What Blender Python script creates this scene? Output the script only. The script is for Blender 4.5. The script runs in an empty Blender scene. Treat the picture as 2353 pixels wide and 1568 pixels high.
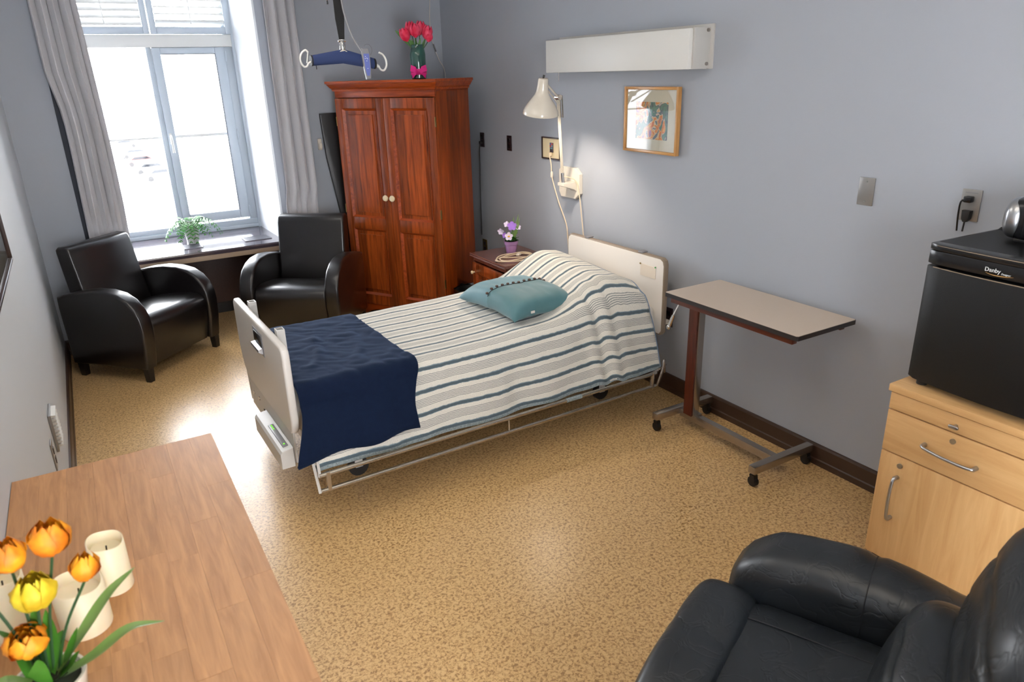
import bpy, bmesh, math, random
from mathutils import Vector, Matrix, noise
from math import sin, cos, pi, radians as R

random.seed(7)
SC = bpy.context.scene
COL = SC.collection

# ---------------------------------------------------------------- camera, world, lights, exposure
cam_d = bpy.data.cameras.new('camera')
cam_d.sensor_width = 36.0
cam_d.lens = 36.0 * 1654.1 / 2353.0
cam_d.clip_start = 0.02
cam_d.clip_end = 600
cam = bpy.data.objects.new('camera', cam_d)
COL.objects.link(cam)
yaw, pit, rol = R(30.257), R(20.528), R(-1.676)
fw = Vector((sin(yaw) * cos(pit), cos(yaw) * cos(pit), -sin(pit)))
rt = Vector((cos(yaw), -sin(yaw), 0))
up = rt.cross(fw)
rr = cos(rol) * rt + sin(rol) * up
uu = -sin(rol) * rt + cos(rol) * up
m = Matrix((rr, uu, -fw)).transposed().to_4x4()
m.translation = Vector((0, 0, 1.9))
cam.matrix_world = m
SC.camera = cam
cam_d.dof.use_dof = True
cam_d.dof.focus_distance = 3.6
cam_d.dof.aperture_fstop = 5.0

w = bpy.data.worlds.new('world')
SC.world = w
w.use_nodes = True
bg = w.node_tree.nodes['Background']
bg.inputs['Color'].default_value = (0.94, 0.965, 1.0, 1)
bg.inputs['Strength'].default_value = 31.0

SC.view_settings.view_transform = 'Standard'
SC.view_settings.look = 'None'
SC.view_settings.exposure = -0.42
SC.view_settings.gamma = 1.0
SC.view_settings.use_curve_mapping = False


def area(name, loc, sx, sy, power, col):
    l = bpy.data.lights.new(name, 'AREA')
    l.shape = 'RECTANGLE'
    l.size, l.size_y = sx, sy
    l.energy = power
    l.color = col
    o = bpy.data.objects.new(name, l)
    COL.objects.link(o)
    o.location = loc
    return o


area('ceiling_lamp_light', (0.9, 0.6, 2.80), 1.6, 1.6, 19, (1.0, 0.90, 0.76))
area('ceiling_lamp_light', (0.45, 3.2, 2.80), 1.2, 1.8, 29, (1.0, 0.94, 0.86))


dl = area('added_fill_light', (0.30, -1.42, 1.15), 0.9, 1.9, 13, (1.0, 0.93, 0.86))  # added fill lamp behind the camera, lifts the dark upright surfaces
dl.rotation_euler = (R(90), 0, 0)


# ---------------------------------------------------------------- materials
def lin(c):
    return tuple(((v / 255) / 12.92 if v / 255 <= 0.04045 else ((v / 255 + 0.055) / 1.055) ** 2.4) for v in c) + (1,)


def pmat(name, rgb, rough=0.5, metal=0.0, spec=0.5, coat=0.0, sheen=0.0, bump=0.0, bscale=200, var=0.06, vscale=6, emit=None, es=0, coat_r=0.1, alpha=None):
    """procedural principled material with slight colour variation and fine relief"""
    mt = bpy.data.materials.new(name)
    mt.use_nodes = True
    nt = mt.node_tree
    b = nt.nodes['Principled BSDF']
    b.inputs['Roughness'].default_value = rough
    b.inputs['Metallic'].default_value = metal
    b.inputs['Specular IOR Level'].default_value = spec
    b.inputs['Coat Weight'].default_value = coat
    b.inputs['Coat Roughness'].default_value = coat_r
    if sheen:
        b.inputs['Sheen Weight'].default_value = sheen
        b.inputs['Sheen Roughness'].default_value = 0.4
    tc = nt.nodes.new('ShaderNodeTexCoord')
    nz = nt.nodes.new('ShaderNodeTexNoise')
    nz.inputs['Scale'].default_value = vscale
    nz.inputs['Detail'].default_value = 4
    nt.links.new(tc.outputs['Object'], nz.inputs['Vector'])
    mx = nt.nodes.new('ShaderNodeMixRGB')
    c = lin(rgb)
    mx.inputs[1].default_value = tuple(v * (1 - var) for v in c[:3]) + (1,)
    mx.inputs[2].default_value = tuple(min(1, v * (1 + var)) for v in c[:3]) + (1,)
    nt.links.new(nz.outputs['Fac'], mx.inputs[0])
    nt.links.new(mx.outputs[0], b.inputs['Base Color'])
    if bump:
        n2 = nt.nodes.new('ShaderNodeTexNoise')
        n2.inputs['Scale'].default_value = bscale
        n2.inputs['Detail'].default_value = 3
        nt.links.new(tc.outputs['Object'], n2.inputs['Vector'])
        bp = nt.nodes.new('ShaderNodeBump')
        bp.inputs['Strength'].default_value = bump
        bp.inputs['Distance'].default_value = 0.002
        nt.links.new(n2.outputs['Fac'], bp.inputs['Height'])
        nt.links.new(bp.outputs[0], b.inputs['Normal'])
    if emit:
        b.inputs['Emission Color'].default_value = lin(emit)
        b.inputs['Emission Strength'].default_value = es
    return mt


def ramp(nt, stops, interp='LINEAR'):
    r = nt.nodes.new('ShaderNodeValToRGB')
    r.color_ramp.interpolation = interp
    e = r.color_ramp.elements
    while len(e) > 1:
        e.remove(e[-1])
    e[0].position = stops[0][0]
    e[0].color = stops[0][1]
    for p, c in stops[1:]:
        n = e.new(p)
        n.color = c
    return r


def wood(name, dark, light, grain='Z', rough=0.35, scale=6.0, coat=0.3, stave=0.0, knots=0.0, objvar=0.0, streak=14.0, stave_axis=0):
    mt = bpy.data.materials.new(name)
    mt.use_nodes = True
    nt = mt.node_tree
    L = nt.links.new
    b = nt.nodes['Principled BSDF']
    b.inputs['Roughness'].default_value = rough
    b.inputs['Coat Weight'].default_value = coat
    b.inputs['Specular IOR Level'].default_value = 0.35
    b.inputs['Coat Roughness'].default_value = 0.25
    tc = nt.nodes.new('ShaderNodeTexCoord')
    mp = nt.nodes.new('ShaderNodeMapping')
    s = [streak, streak, streak]
    s['XYZ'.index(grain)] = 1.0
    mp.inputs['Scale'].default_value = s
    oi = nt.nodes.new('ShaderNodeObjectInfo')
    if objvar:
        ad = nt.nodes.new('ShaderNodeVectorMath')
        ad.operation = 'ADD'
        cm = nt.nodes.new('ShaderNodeCombineXYZ')
        mu = nt.nodes.new('ShaderNodeMath')
        mu.operation = 'MULTIPLY'
        mu.inputs[1].default_value = 37.0
        L(oi.outputs['Random'], mu.inputs[0])
        for i in range(3):
            L(mu.outputs[0], cm.inputs[i])
        L(tc.outputs['Object'], ad.inputs[0])
        L(cm.outputs[0], ad.inputs[1])
        L(ad.outputs[0], mp.inputs['Vector'])
    else:
        L(tc.outputs['Object'], mp.inputs['Vector'])
    nz = nt.nodes.new('ShaderNodeTexNoise')
    nz.inputs['Scale'].default_value = scale
    nz.inputs['Detail'].default_value = 8
    nz.inputs['Roughness'].default_value = 0.6
    nz.inputs['Distortion'].default_value = 0.6
    L(mp.outputs[0], nz.inputs['Vector'])
    rp = ramp(nt, [(0.3, lin(dark)), (0.7, lin(light))])
    L(nz.outputs['Fac'], rp.inputs[0])
    out = rp.outputs[0]
    if stave:
        sp = nt.nodes.new('ShaderNodeSeparateXYZ')
        L(tc.outputs['Object'], sp.inputs[0])
        m1 = nt.nodes.new('ShaderNodeMath')
        m1.operation = 'MULTIPLY'
        m1.inputs[1].default_value = stave
        L(sp.outputs[stave_axis], m1.inputs[0])
        m2 = nt.nodes.new('ShaderNodeMath')
        m2.operation = 'FLOOR'
        L(m1.outputs[0], m2.inputs[0])
        wn = nt.nodes.new('ShaderNodeTexWhiteNoise')
        wn.noise_dimensions = '1D'
        L(m2.outputs[0], wn.inputs['W'])
        hs = nt.nodes.new('ShaderNodeHueSaturation')
        mr = nt.nodes.new('ShaderNodeMapRange')
        mr.inputs['To Min'].default_value = 0.72
        mr.inputs['To Max'].default_value = 1.25
        L(wn.outputs['Value'], mr.inputs['Value'])
        L(mr.outputs[0], hs.inputs['Value'])
        L(out, hs.inputs['Color'])
        out = hs.outputs[0]
    if objvar:
        hs = nt.nodes.new('ShaderNodeHueSaturation')
        mr = nt.nodes.new('ShaderNodeMapRange')
        mr.inputs['To Min'].default_value = 1 - objvar
        mr.inputs['To Max'].default_value = 1 + objvar
        L(oi.outputs['Random'], mr.inputs['Value'])
        L(mr.outputs[0], hs.inputs['Value'])
        L(out, hs.inputs['Color'])
        out = hs.outputs[0]
    if knots:
        mp2 = nt.nodes.new('ShaderNodeMapping')
        s2 = [knots] * 3
        s2['XYZ'.index(grain)] = knots * 0.6
        mp2.inputs['Scale'].default_value = s2
        L(tc.outputs['Object'], mp2.inputs['Vector'])
        vo = nt.nodes.new('ShaderNodeTexVoronoi')
        vo.inputs['Scale'].default_value = 1.0
        L(mp2.outputs[0], vo.inputs['Vector'])
        rk = ramp(nt, [(0.03, (0.08, 0.02, 0.01, 1)), (0.075, (1, 1, 1, 1))])
        L(vo.outputs['Distance'], rk.inputs[0])
        mk = nt.nodes.new('ShaderNodeMixRGB')
        mk.blend_type = 'MULTIPLY'
        mk.inputs[0].default_value = 1
        L(out, mk.inputs[1])
        L(rk.outputs[0], mk.inputs[2])
        out = mk.outputs[0]
    L(out, b.inputs['Base Color'])
    bp = nt.nodes.new('ShaderNodeBump')
    bp.inputs['Strength'].default_value = 0.15
    bp.inputs['Distance'].default_value = 0.001
    L(nz.outputs['Fac'], bp.inputs['Height'])
    L(bp.outputs[0], b.inputs['Normal'])
    return mt


def leather(name, rgb, rough=0.3, crease=0.3, cscale=9, coat=0.2):
    mt = bpy.data.materials.new(name)
    mt.use_nodes = True
    nt = mt.node_tree
    L = nt.links.new
    b = nt.nodes['Principled BSDF']
    b.inputs['Base Color'].default_value = lin(rgb)
    b.inputs['Roughness'].default_value = rough
    b.inputs['Coat Weight'].default_value = coat
    b.inputs['Coat Roughness'].default_value = 0.3
    tc = nt.nodes.new('ShaderNodeTexCoord')
    vo = nt.nodes.new('ShaderNodeTexNoise')
    vo.inputs['Scale'].default_value = 220
    L(tc.outputs['Object'], vo.inputs['Vector'])
    b1 = nt.nodes.new('ShaderNodeBump')
    b1.inputs['Strength'].default_value = 0.08
    b1.inputs['Distance'].default_value = 0.0008
    L(vo.outputs['Fac'], b1.inputs['Height'])
    nz = nt.nodes.new('ShaderNodeTexNoise')
    nz.inputs['Scale'].default_value = cscale
    nz.inputs['Detail'].default_value = 3
    nz.inputs['Distortion'].default_value = 1.2
    L(tc.outputs['Object'], nz.inputs['Vector'])
    # ridged creases
    ma = nt.nodes.new('ShaderNodeMath')
    ma.operation = 'SUBTRACT'
    ma.inputs[1].default_value = 0.5
    L(nz.outputs['Fac'], ma.inputs[0])
    mb = nt.nodes.new('ShaderNodeMath')
    mb.operation = 'ABSOLUTE'
    L(ma.outputs[0], mb.inputs[0])
    rp = ramp(nt, [(0.0, (0, 0, 0, 1)), (0.035, (0.85, 0.85, 0.85, 1)), (0.2, (1, 1, 1, 1))])
    L(mb.outputs[0], rp.inputs[0])
    b2 = nt.nodes.new('ShaderNodeBump')
    b2.inputs['Strength'].default_value = crease
    b2.inputs['Distance'].default_value = 0.004
    L(rp.outputs[0], b2.inputs['Height'])
    L(b1.outputs[0], b2.inputs['Normal'])
    L((b2 if crease > 0 else b1).outputs[0], b.inputs['Normal'])
    rr_ = nt.nodes.new('ShaderNodeMapRange')
    rr_.inputs['To Min'].default_value = rough - (0.06 if crease else 0)
    rr_.inputs['To Max'].default_value = rough + (0.1 if crease else 0)
    L(nz.outputs['Fac'], rr_.inputs['Value'])
    L(rr_.outputs[0], b.inputs['Roughness'])
    return mt


def glass_mat(name, tint=(1, 1, 1), gl=0.05, rough=0.02):
    mt = bpy.data.materials.new(name)
    mt.use_nodes = True
    nt = mt.node_tree
    nt.nodes.remove(nt.nodes['Principled BSDF'])
    out = nt.nodes['Material Output']
    t = nt.nodes.new('ShaderNodeBsdfTransparent')
    t.inputs['Color'].default_value = tint + (1,)
    g = nt.nodes.new('ShaderNodeBsdfGlossy')
    g.inputs['Roughness'].default_value = rough
    lw = nt.nodes.new('ShaderNodeLayerWeight')
    lw.inputs['Blend'].default_value = 0.5
    pw = nt.nodes.new('ShaderNodeMath')
    pw.operation = 'POWER'
    pw.inputs[1].default_value = 4.0
    nt.links.new(lw.outputs['Facing'], pw.inputs[0])
    fr = nt.nodes.new('ShaderNodeMapRange')
    fr.inputs['To Min'].default_value = gl
    fr.inputs['To Max'].default_value = 1.0
    nt.links.new(pw.outputs[0], fr.inputs['Value'])
    mx = nt.nodes.new('ShaderNodeMixShader')
    nt.links.new(fr.outputs[0], mx.inputs[0])
    nt.links.new(t.outputs[0], mx.inputs[1])
    nt.links.new(g.outputs[0], mx.inputs[2])
    nt.links.new(mx.outputs[0], out.inputs['Surface'])
    return mt


def floor_mat():
    mt = bpy.data.materials.new('mottled_linoleum')
    mt.use_nodes = True
    nt = mt.node_tree
    L = nt.links.new
    b = nt.nodes['Principled BSDF']
    tc = nt.nodes.new('ShaderNodeTexCoord')
    n1 = nt.nodes.new('ShaderNodeTexNoise')
    n1.inputs['Scale'].default_value = 88
    n1.inputs['Detail'].default_value = 3
    n1.inputs['Roughness'].default_value = 0.6
    n1.inputs['Distortion'].default_value = 0.6
    L(tc.outputs['Object'], n1.inputs['Vector'])
    r1 = ramp(nt, [(0.38, lin((152, 117, 74))), (0.47, lin((194, 157, 106))), (0.58, lin((214, 180, 128)))])
    L(n1.outputs['Fac'], r1.inputs[0])
    n2 = nt.nodes.new('ShaderNodeTexNoise')
    n2.inputs['Scale'].default_value = 1.5
    n2.inputs['Detail'].default_value = 5
    L(tc.outputs['Object'], n2.inputs['Vector'])
    r2 = ramp(nt, [(0.3, (0.93, 0.92, 0.9, 1)), (0.7, (1, 1, 1, 1))])
    L(n2.outputs['Fac'], r2.inputs[0])
    mx = nt.nodes.new('ShaderNodeMixRGB')
    mx.blend_type = 'MULTIPLY'
    mx.inputs[0].default_value = 1
    L(r1.outputs[0], mx.inputs[1])
    L(r2.outputs[0], mx.inputs[2])
    L(mx.outputs[0], b.inputs['Base Color'])
    b.inputs['Roughness'].default_value = 0.3
    b.inputs['Specular IOR Level'].default_value = 0.6
    bp = nt.nodes.new('ShaderNodeBump')
    bp.inputs['Strength'].default_value = 0.12
    bp.inputs['Distance'].default_value = 0.001
    L(n1.outputs['Fac'], bp.inputs['Height'])
    n3 = nt.nodes.new('ShaderNodeTexNoise')
    n3.inputs['Scale'].default_value = 2.5
    L(tc.outputs['Object'], n3.inputs['Vector'])
    b2 = nt.nodes.new('ShaderNodeBump')
    b2.inputs['Strength'].default_value = 0.25
    b2.inputs['Distance'].default_value = 0.02
    L(n3.outputs['Fac'], b2.inputs['Height'])
    L(bp.outputs[0], b2.inputs['Normal'])
    L(b2.outputs[0], b.inputs['Normal'])
    return mt


def quilt_mat():
    mt = bpy.data.materials.new('striped_quilt')
    mt.use_nodes = True
    nt = mt.node_tree
    L = nt.links.new
    b = nt.nodes['Principled BSDF']
    b.inputs['Roughness'].default_value = 0.85
    b.inputs['Sheen Weight'].default_value = 0.2
    uv = nt.nodes.new('ShaderNodeUVMap')
    uv.uv_map = 'UVMap'
    sp = nt.nodes.new('ShaderNodeSeparateXYZ')
    L(uv.outputs[0], sp.inputs[0])
    # wobble
    nz = nt.nodes.new('ShaderNodeTexNoise')
    nz.inputs['Scale'].default_value = 30
    nz.inputs['Detail'].default_value = 2
    L(uv.outputs[0], nz.inputs['Vector'])
    wob = nt.nodes.new('ShaderNodeMath')
    wob.operation = 'MULTIPLY_ADD'
    wob.inputs[1].default_value = 0.008
    L(nz.outputs['Fac'], wob.inputs[0])
    L(sp.outputs[1], wob.inputs[2])
    mu = nt.nodes.new('ShaderNodeMath')
    mu.operation = 'MULTIPLY'
    mu.inputs[1].default_value = 1 / 0.098
    L(wob.outputs[0], mu.inputs[0])
    fr = nt.nodes.new('ShaderNodeMath')
    fr.operation = 'FRACT'
    L(mu.outputs[0], fr.inputs[0])
    W_, G_, B_ = lin((226, 222, 212)), lin((140, 143, 141)), lin((76, 92, 101))
    M_ = lin((120, 140, 150))
    st = [(0.0, M_), (0.03, B_), (0.13, B_), (0.17, M_), (0.20, W_), (0.40, W_)]
    x = 0.42
    for i in range(6):
        st += [(x, W_), (x + 0.012, G_), (x + 0.03, G_), (x + 0.042, W_)]
        x += 0.066
    st = st[:30]
    st += [(0.985, W_), (1.0, M_)]
    rp = ramp(nt, st)
    L(fr.outputs[0], rp.inputs[0])
    # pile fibre flecks
    n2 = nt.nodes.new('ShaderNodeTexNoise')
    n2.inputs['Scale'].default_value = 260
    L(uv.outputs[0], n2.inputs['Vector'])
    r2 = ramp(nt, [(0.3, (0.82, 0.82, 0.82, 1)), (0.65, (1, 1, 1, 1))])
    L(n2.outputs['Fac'], r2.inputs[0])
    mx = nt.nodes.new('ShaderNodeMixRGB')
    mx.blend_type = 'MULTIPLY'
    mx.inputs[0].default_value = 1
    L(rp.outputs[0], mx.inputs[1])
    L(r2.outputs[0], mx.inputs[2])
    L(mx.outputs[0], b.inputs['Base Color'])
    # ruched quilting relief
    mp = nt.nodes.new('ShaderNodeMapping')
    mp.inputs['Scale'].default_value = (70, 130, 1)
    L(uv.outputs[0], mp.inputs['Vector'])
    n3 = nt.nodes.new('ShaderNodeTexNoise')
    n3.inputs['Scale'].default_value = 1
    n3.inputs['Detail'].default_value = 2
    L(mp.outputs[0], n3.inputs['Vector'])
    bp = nt.nodes.new('ShaderNodeBump')
    bp.inputs['Strength'].default_value = 0.6
    bp.inputs['Distance'].default_value = 0.006
    L(n3.outputs['Fac'], bp.inputs['Height'])
    L(bp.outputs[0], b.inputs['Normal'])
    return mt


def curtain_mat():
    mt = bpy.data.materials.new('grey_curtain_cloth')
    mt.use_nodes = True
    nt = mt.node_tree
    L = nt.links.new
    b = nt.nodes['Principled BSDF']
    b.inputs['Roughness'].default_value = 0.8
    b.inputs['Sheen Weight'].default_value = 0.2
    tc = nt.nodes.new('ShaderNodeTexCoord')
    nz = nt.nodes.new('ShaderNodeTexNoise')
    nz.inputs['Scale'].default_value = 300
    L(tc.outputs['Object'], nz.inputs['Vector'])
    rp = ramp(nt, [(0.3, lin((204, 204, 210))), (0.7, lin((216, 216, 221)))])
    L(nz.outputs['Fac'], rp.inputs[0])
    L(rp.outputs[0], b.inputs['Base Color'])
    out = nt.nodes['Material Output']
    tr = nt.nodes.new('ShaderNodeBsdfTranslucent')
    tr.inputs['Color'].default_value = lin((150, 148, 155))
    mx = nt.nodes.new('ShaderNodeMixShader')
    mx.inputs[0].default_value = 0.0
    L(b.outputs[0], mx.inputs[1])
    L(tr.outputs[0], mx.inputs[2])
    L(mx.outputs[0], out.inputs['Surface'])
    return mt


def artwork_mat():
    """loose watercolour print of flower stalls"""
    mt = bpy.data.materials.new('watercolour_print')
    mt.use_nodes = True
    nt = mt.node_tree
    L = nt.links.new
    b = nt.nodes['Principled BSDF']
    b.inputs['Roughness'].default_value = 0.7
    tc = nt.nodes.new('ShaderNodeTexCoord')
    vo = nt.nodes.new('ShaderNodeTexNoise')
    vo.inputs['Scale'].default_value = 13
    vo.inputs['Detail'].default_value = 3
    vo.inputs['Distortion'].default_value = 1.2
    L(tc.outputs['Object'], vo.inputs['Vector'])
    rp = ramp(nt, [(0.30, lin((70, 78, 100))), (0.40, lin((96, 140, 118))), (0.445, lin((88, 92, 108))), (0.48, lin((206, 198, 184))), (0.515, lin((214, 160, 60))),
                   (0.55, lin((196, 84, 66))), (0.60, lin((222, 172, 84))), (0.68, lin((150, 90, 130)))])
    L(vo.outputs['Fac'], rp.inputs[0])
    L(rp.outputs[0], b.inputs['Base Color'])
    return mt


def petal_mat(name, c_tip, c_base, vs=30):
    mt = pmat(name, c_tip, 0.6, var=0.0)
    nt = mt.node_tree
    b = nt.nodes['Principled BSDF']
    tc = nt.nodes.new('ShaderNodeTexCoord')
    nz = nt.nodes.new('ShaderNodeTexNoise')
    nz.inputs['Scale'].default_value = vs
    nz.inputs['Detail'].default_value = 2
    nt.links.new(tc.outputs['Object'], nz.inputs['Vector'])
    rp = ramp(nt, [(0.35, lin(c_base)), (0.65, lin(c_tip))])
    nt.links.new(nz.outputs['Fac'], rp.inputs[0])
    nt.links.new(rp.outputs[0], b.inputs['Base Color'])
    return mt


M = {}
M['wall'] = pmat('blue_grey_wall_paint', (164, 169, 178), 0.6, bump=0.15, bscale=120, var=0.015, vscale=2)
M['wall_lit'] = pmat('wall_paint_with_daylight', (206, 211, 217), 0.55, bump=0.15, bscale=120, var=0.015, vscale=2)  # wall paint lightened: window light on the left wall put into the colour
M['reveal'] = pmat('white_reveal_paint', (225, 228, 232), 0.5, bump=0.1, var=0.02)
M['ceiling'] = pmat('white_ceiling_paint', (225, 225, 222), 0.8, var=0.02)
M['floor'] = floor_mat()
M['base'] = pmat('dark_brown_vinyl_base', (62, 44, 34), 0.35, bump=0.1, bscale=60, var=0.12, vscale=12)
M['winframe'] = pmat('grey_white_window_enamel', (186, 196, 206), 0.35, var=0.03)
M['glass'] = glass_mat('window_glass')
M['picglass'] = glass_mat('picture_glass')
M['sill'] = pmat('dark_glossy_sill', (78, 68, 76), 0.13, coat=0.6, var=0.08, bump=0.02)
M['grille'] = pmat('grey_grille_metal', (110, 110, 118), 0.35, metal=0.6, var=0.05)
M['panel'] = pmat('brown_speckled_laminate', (74, 56, 52), 0.5, var=0.25, vscale=80)
M['tan'] = pmat('tan_edge_strip', (182, 160, 138), 0.5, var=0.08)
M['curtain'] = curtain_mat()
M['blackout'] = pmat('dark_blackout_lining', (38, 42, 52), 0.7)
M['pine'] = wood('orange_pine', (98, 38, 12), (166, 78, 28), 'Z', 0.32, 3.0, 0.12, stave=11, knots=4.0)
M['pineH'] = wood('orange_pine_rail', (112, 40, 9), (176, 76, 22), 'X', 0.32, 3.0, 0.2)
M['pineS'] = wood('dark_pine_side', (98, 36, 4), (150, 66, 12), 'Z', 0.4, 3.0, 0.08, stave=7, stave_axis=1)
M['pineD'] = wood('mahogany_stain', (84, 40, 26), (128, 66, 46), 'Z', 0.3, 3.0, 0.4)
M['nightop'] = wood('reddish_brown_top', (96, 62, 56), (128, 88, 80), 'Y', 0.22, 4.0, 0.5)
M['knob'] = pmat('cream_ceramic', (232, 214, 178), 0.25, coat=0.5)
M['brass'] = pmat('aged_brass', (150, 128, 80), 0.35, metal=0.9)
M['chair'] = leather('dark_brown_leather', (15, 12, 13), 0.27, 0.0, 4, 0.4)
M['chairleg'] = pmat('black_wood_leg', (20, 17, 17), 0.4)
M['recl'] = leather('black_soft_leather', (20, 25, 30), 0.38, 0.22, 9, 0.10)
M['maple'] = wood('maple_laminate', (200, 154, 100), (218, 176, 122), 'Y', 0.4, 3.0, 0.15, streak=10)
M['mapleZ'] = wood('maple_laminate_upright', (200, 154, 100), (218, 176, 122), 'Z', 0.4, 3.0, 0.15, streak=10)
M['beech'] = wood('oiled_beech_stave', (152, 104, 62), (184, 134, 86), 'Y', 0.45, 5.0, 0.12, objvar=0.055, streak=12)
M['blackpl'] = pmat('black_textured_plastic', (17, 18, 20), 0.45, spec=0.35, bump=0.3, bscale=500, var=0.1)
M['blackgl'] = pmat('black_smooth_plastic', (20, 21, 24), 0.25)
M['silver'] = pmat('brushed_silver', (176, 178, 182), 0.28, metal=0.95, var=0.03)
M['chrome'] = pmat('chrome', (205, 203, 200), 0.14, metal=1.0, var=0.02)
M['steel'] = pmat('satin_steel', (172, 164, 156), 0.24, metal=0.9, var=0.05)
M['bedrail'] = pmat('nickel_bed_tube', (178, 170, 158), 0.22, metal=0.85)
M['bedgrey'] = pmat('beige_grey_board', (206, 202, 197), 0.35, var=0.02)
M['pin_green'] = pmat('green_push_pin', (50, 150, 70), 0.4)
M['note'] = pmat('pale_card', (226, 214, 198), 0.7)
M['bedcream'] = pmat('cream_laminate', (236, 231, 224), 0.4, var=0.02)
M['bededge'] = pmat('taupe_edge_band', (140, 124, 106), 0.4)
M['bedmetal'] = pmat('painted_grey_metal', (196, 194, 190), 0.4, var=0.04)
M['quilt'] = quilt_mat()
M['trimblue'] = pmat('pale_blue_binding', (120, 138, 160), 0.8, bump=0.3, bscale=200)
M['hem'] = pmat('speckled_hem_band', (128, 138, 140), 0.85, var=0.8, vscale=140)
M['sheet'] = pmat('white_sheet', (222, 218, 212), 0.85, bump=0.3, bscale=150)
M['navy'] = pmat('navy_plush', (15, 26, 48), 0.9, spec=0.1, sheen=0.42, bump=0.6, bscale=500, var=0.2, vscale=40)
M['navy'].node_tree.nodes['Principled BSDF'].inputs['Sheen Tint'].default_value = lin((140, 165, 205))
M['teal'] = pmat('teal_slub_silk', (90, 130, 140), 0.6, sheen=0.35, bump=0.2, bscale=300, var=0.12, vscale=14)
M['teal2'] = pmat('green_teal_slub_silk', (74, 114, 120), 0.6, sheen=0.35, bump=0.2, bscale=300, var=0.14, vscale=14)
M['button'] = pmat('brown_wood_bead', (78, 56, 46), 0.5)
M['white'] = pmat('white_enamel', (225, 225, 222), 0.4, var=0.02)
M['ivory'] = pmat('ivory_enamel', (222, 214, 200), 0.22, coat=0.5, var=0.02)
M['cream_pl'] = pmat('cream_plastic', (226, 216, 200), 0.4)
M['cord'] = pmat('cream_cord', (224, 205, 178), 0.5)
M['blackcord'] = pmat('black_cord', (24, 22, 24), 0.5)
M['oakframe'] = wood('light_oak_frame', (172, 120, 66), (206, 158, 98), 'Z', 0.3, 5, 0.3)
M['oakframeH'] = wood('light_oak_frame_rail', (172, 120, 66), (206, 158, 98), 'Y', 0.3, 5, 0.3)
M['mat'] = pmat('ivory_mount', (206, 202, 184), 0.8, var=0.01)
M['art'] = artwork_mat()
M['darkframe'] = pmat('dark_brown_frame', (44, 28, 26), 0.35)
M['creamplate'] = pmat('cream_wall_plate', (222, 206, 168), 0.4)
M['outletblk'] = pmat('dark_brown_bakelite', (38, 26, 30), 0.3)
M['stainless'] = pmat('stainless_plate', (150, 148, 146), 0.35, metal=0.55, var=0.05)
M['tabletop'] = pmat('beige_laminate', (208, 190, 172), 0.35, var=0.02, vscale=80)
M['tableedge'] = pmat('black_edge_band', (34, 28, 28), 0.4)
M['mahog'] = wood('mahogany_veneer', (58, 20, 10), (92, 36, 18), 'Z', 0.35, 4.0, 0.3)
M['mahogY'] = wood('mahogany_veneer_rail', (58, 20, 10), (92, 36, 18), 'Y', 0.35, 4.0, 0.3)
M['rubber'] = pmat('black_rubber', (22, 20, 20), 0.5)
M['binbag'] = pmat('black_bin_bag', (16, 17, 20), 0.22, coat=0.5, bump=0.8, bscale=40)
M['potwhite'] = pmat('white_ceramic', (214, 214, 216), 0.3, coat=0.4)
M['potlilac'] = pmat('lilac_ceramic', (176, 134, 184), 0.4)
M['soil'] = pmat('dark_moss', (34, 38, 22), 0.9, bump=1.0, bscale=80)
M['leaf'] = pmat('fern_green', (40, 112, 22), 0.45, var=0.35, vscale=25)
M['leafdk'] = pmat('tulip_leaf_green', (66, 120, 34), 0.45, var=0.35, vscale=18)
M['leaflt'] = pmat('silvery_leaf_green', (110, 140, 70), 0.45, var=0.25, vscale=25)
M['stem'] = pmat('dark_green_stem', (38, 70, 34), 0.5)
M['orange'] = petal_mat('orange_petal', (232, 158, 22), (206, 108, 10))
M['yellow'] = petal_mat('yellow_petal', (222, 202, 44), (196, 160, 22))
M['pinkpetal'] = petal_mat('crimson_pink_petal', (226, 24, 70), (240, 84, 116))
M['violet'] = pmat('violet_petal', (158, 112, 206), 0.6)
M['palepetal'] = pmat('pale_lilac_petal', (226, 214, 240), 0.6)
M['yolk'] = pmat('yellow_flower_eye', (244, 190, 30), 0.6)
M['ribbon'] = pmat('magenta_satin', (226, 20, 132), 0.35)
M['vase'] = pmat('green_tinted_glass', (40, 96, 84), 0.06, coat=0.8, var=0.3, vscale=14)
M['vase'].node_tree.nodes['Principled BSDF'].inputs['Transmission Weight'].default_value = 0.35
M['candle'] = pmat('ivory_wax', (236, 222, 190), 0.45, var=0.02)
M['candle'].node_tree.nodes['Principled BSDF'].inputs['Subsurface Weight'].default_value = 0.25
M['candle'].node_tree.nodes['Principled BSDF'].inputs['Subsurface Radius'].default_value = (0.02, 0.012, 0.006)
M['strap'] = pmat('black_webbing', (20, 20, 22), 0.8, bump=0.5, bscale=300)
M['bluepad'] = pmat('navy_blue_padding', (32, 50, 94), 0.7, bump=0.3, bscale=120)
M['piping'] = pmat('black_piping', (16, 18, 24), 0.6)
M['handset'] = pmat('slate_blue_handset', (96, 108, 176), 0.4)
M['greypl'] = pmat('grey_plastic', (128, 128, 132), 0.4)
M['red'] = pmat('red_cord', (190, 40, 36), 0.5)
M['led'] = pmat('green_led', (120, 220, 60), 0.4, emit=(120, 240, 60), es=1.5)
M['snow'] = pmat('snow_covered_ground', (236, 238, 242), 0.8, bump=0.5, bscale=1, var=0.02)
M['carw'] = pmat('pale_car_paint', (226, 228, 230), 0.3, coat=0.5)
M['carr'] = pmat('red_car_paint', (196, 60, 50), 0.3, coat=0.5)
M['carglass'] = pmat('dark_car_glass', (18, 20, 24), 0.1)
M['whitetext'] = pmat('white_lettering', (220, 224, 226), 0.4)
M['gold'] = pmat('gold_swoosh', (224, 176, 110), 0.3, metal=0.6)
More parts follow.
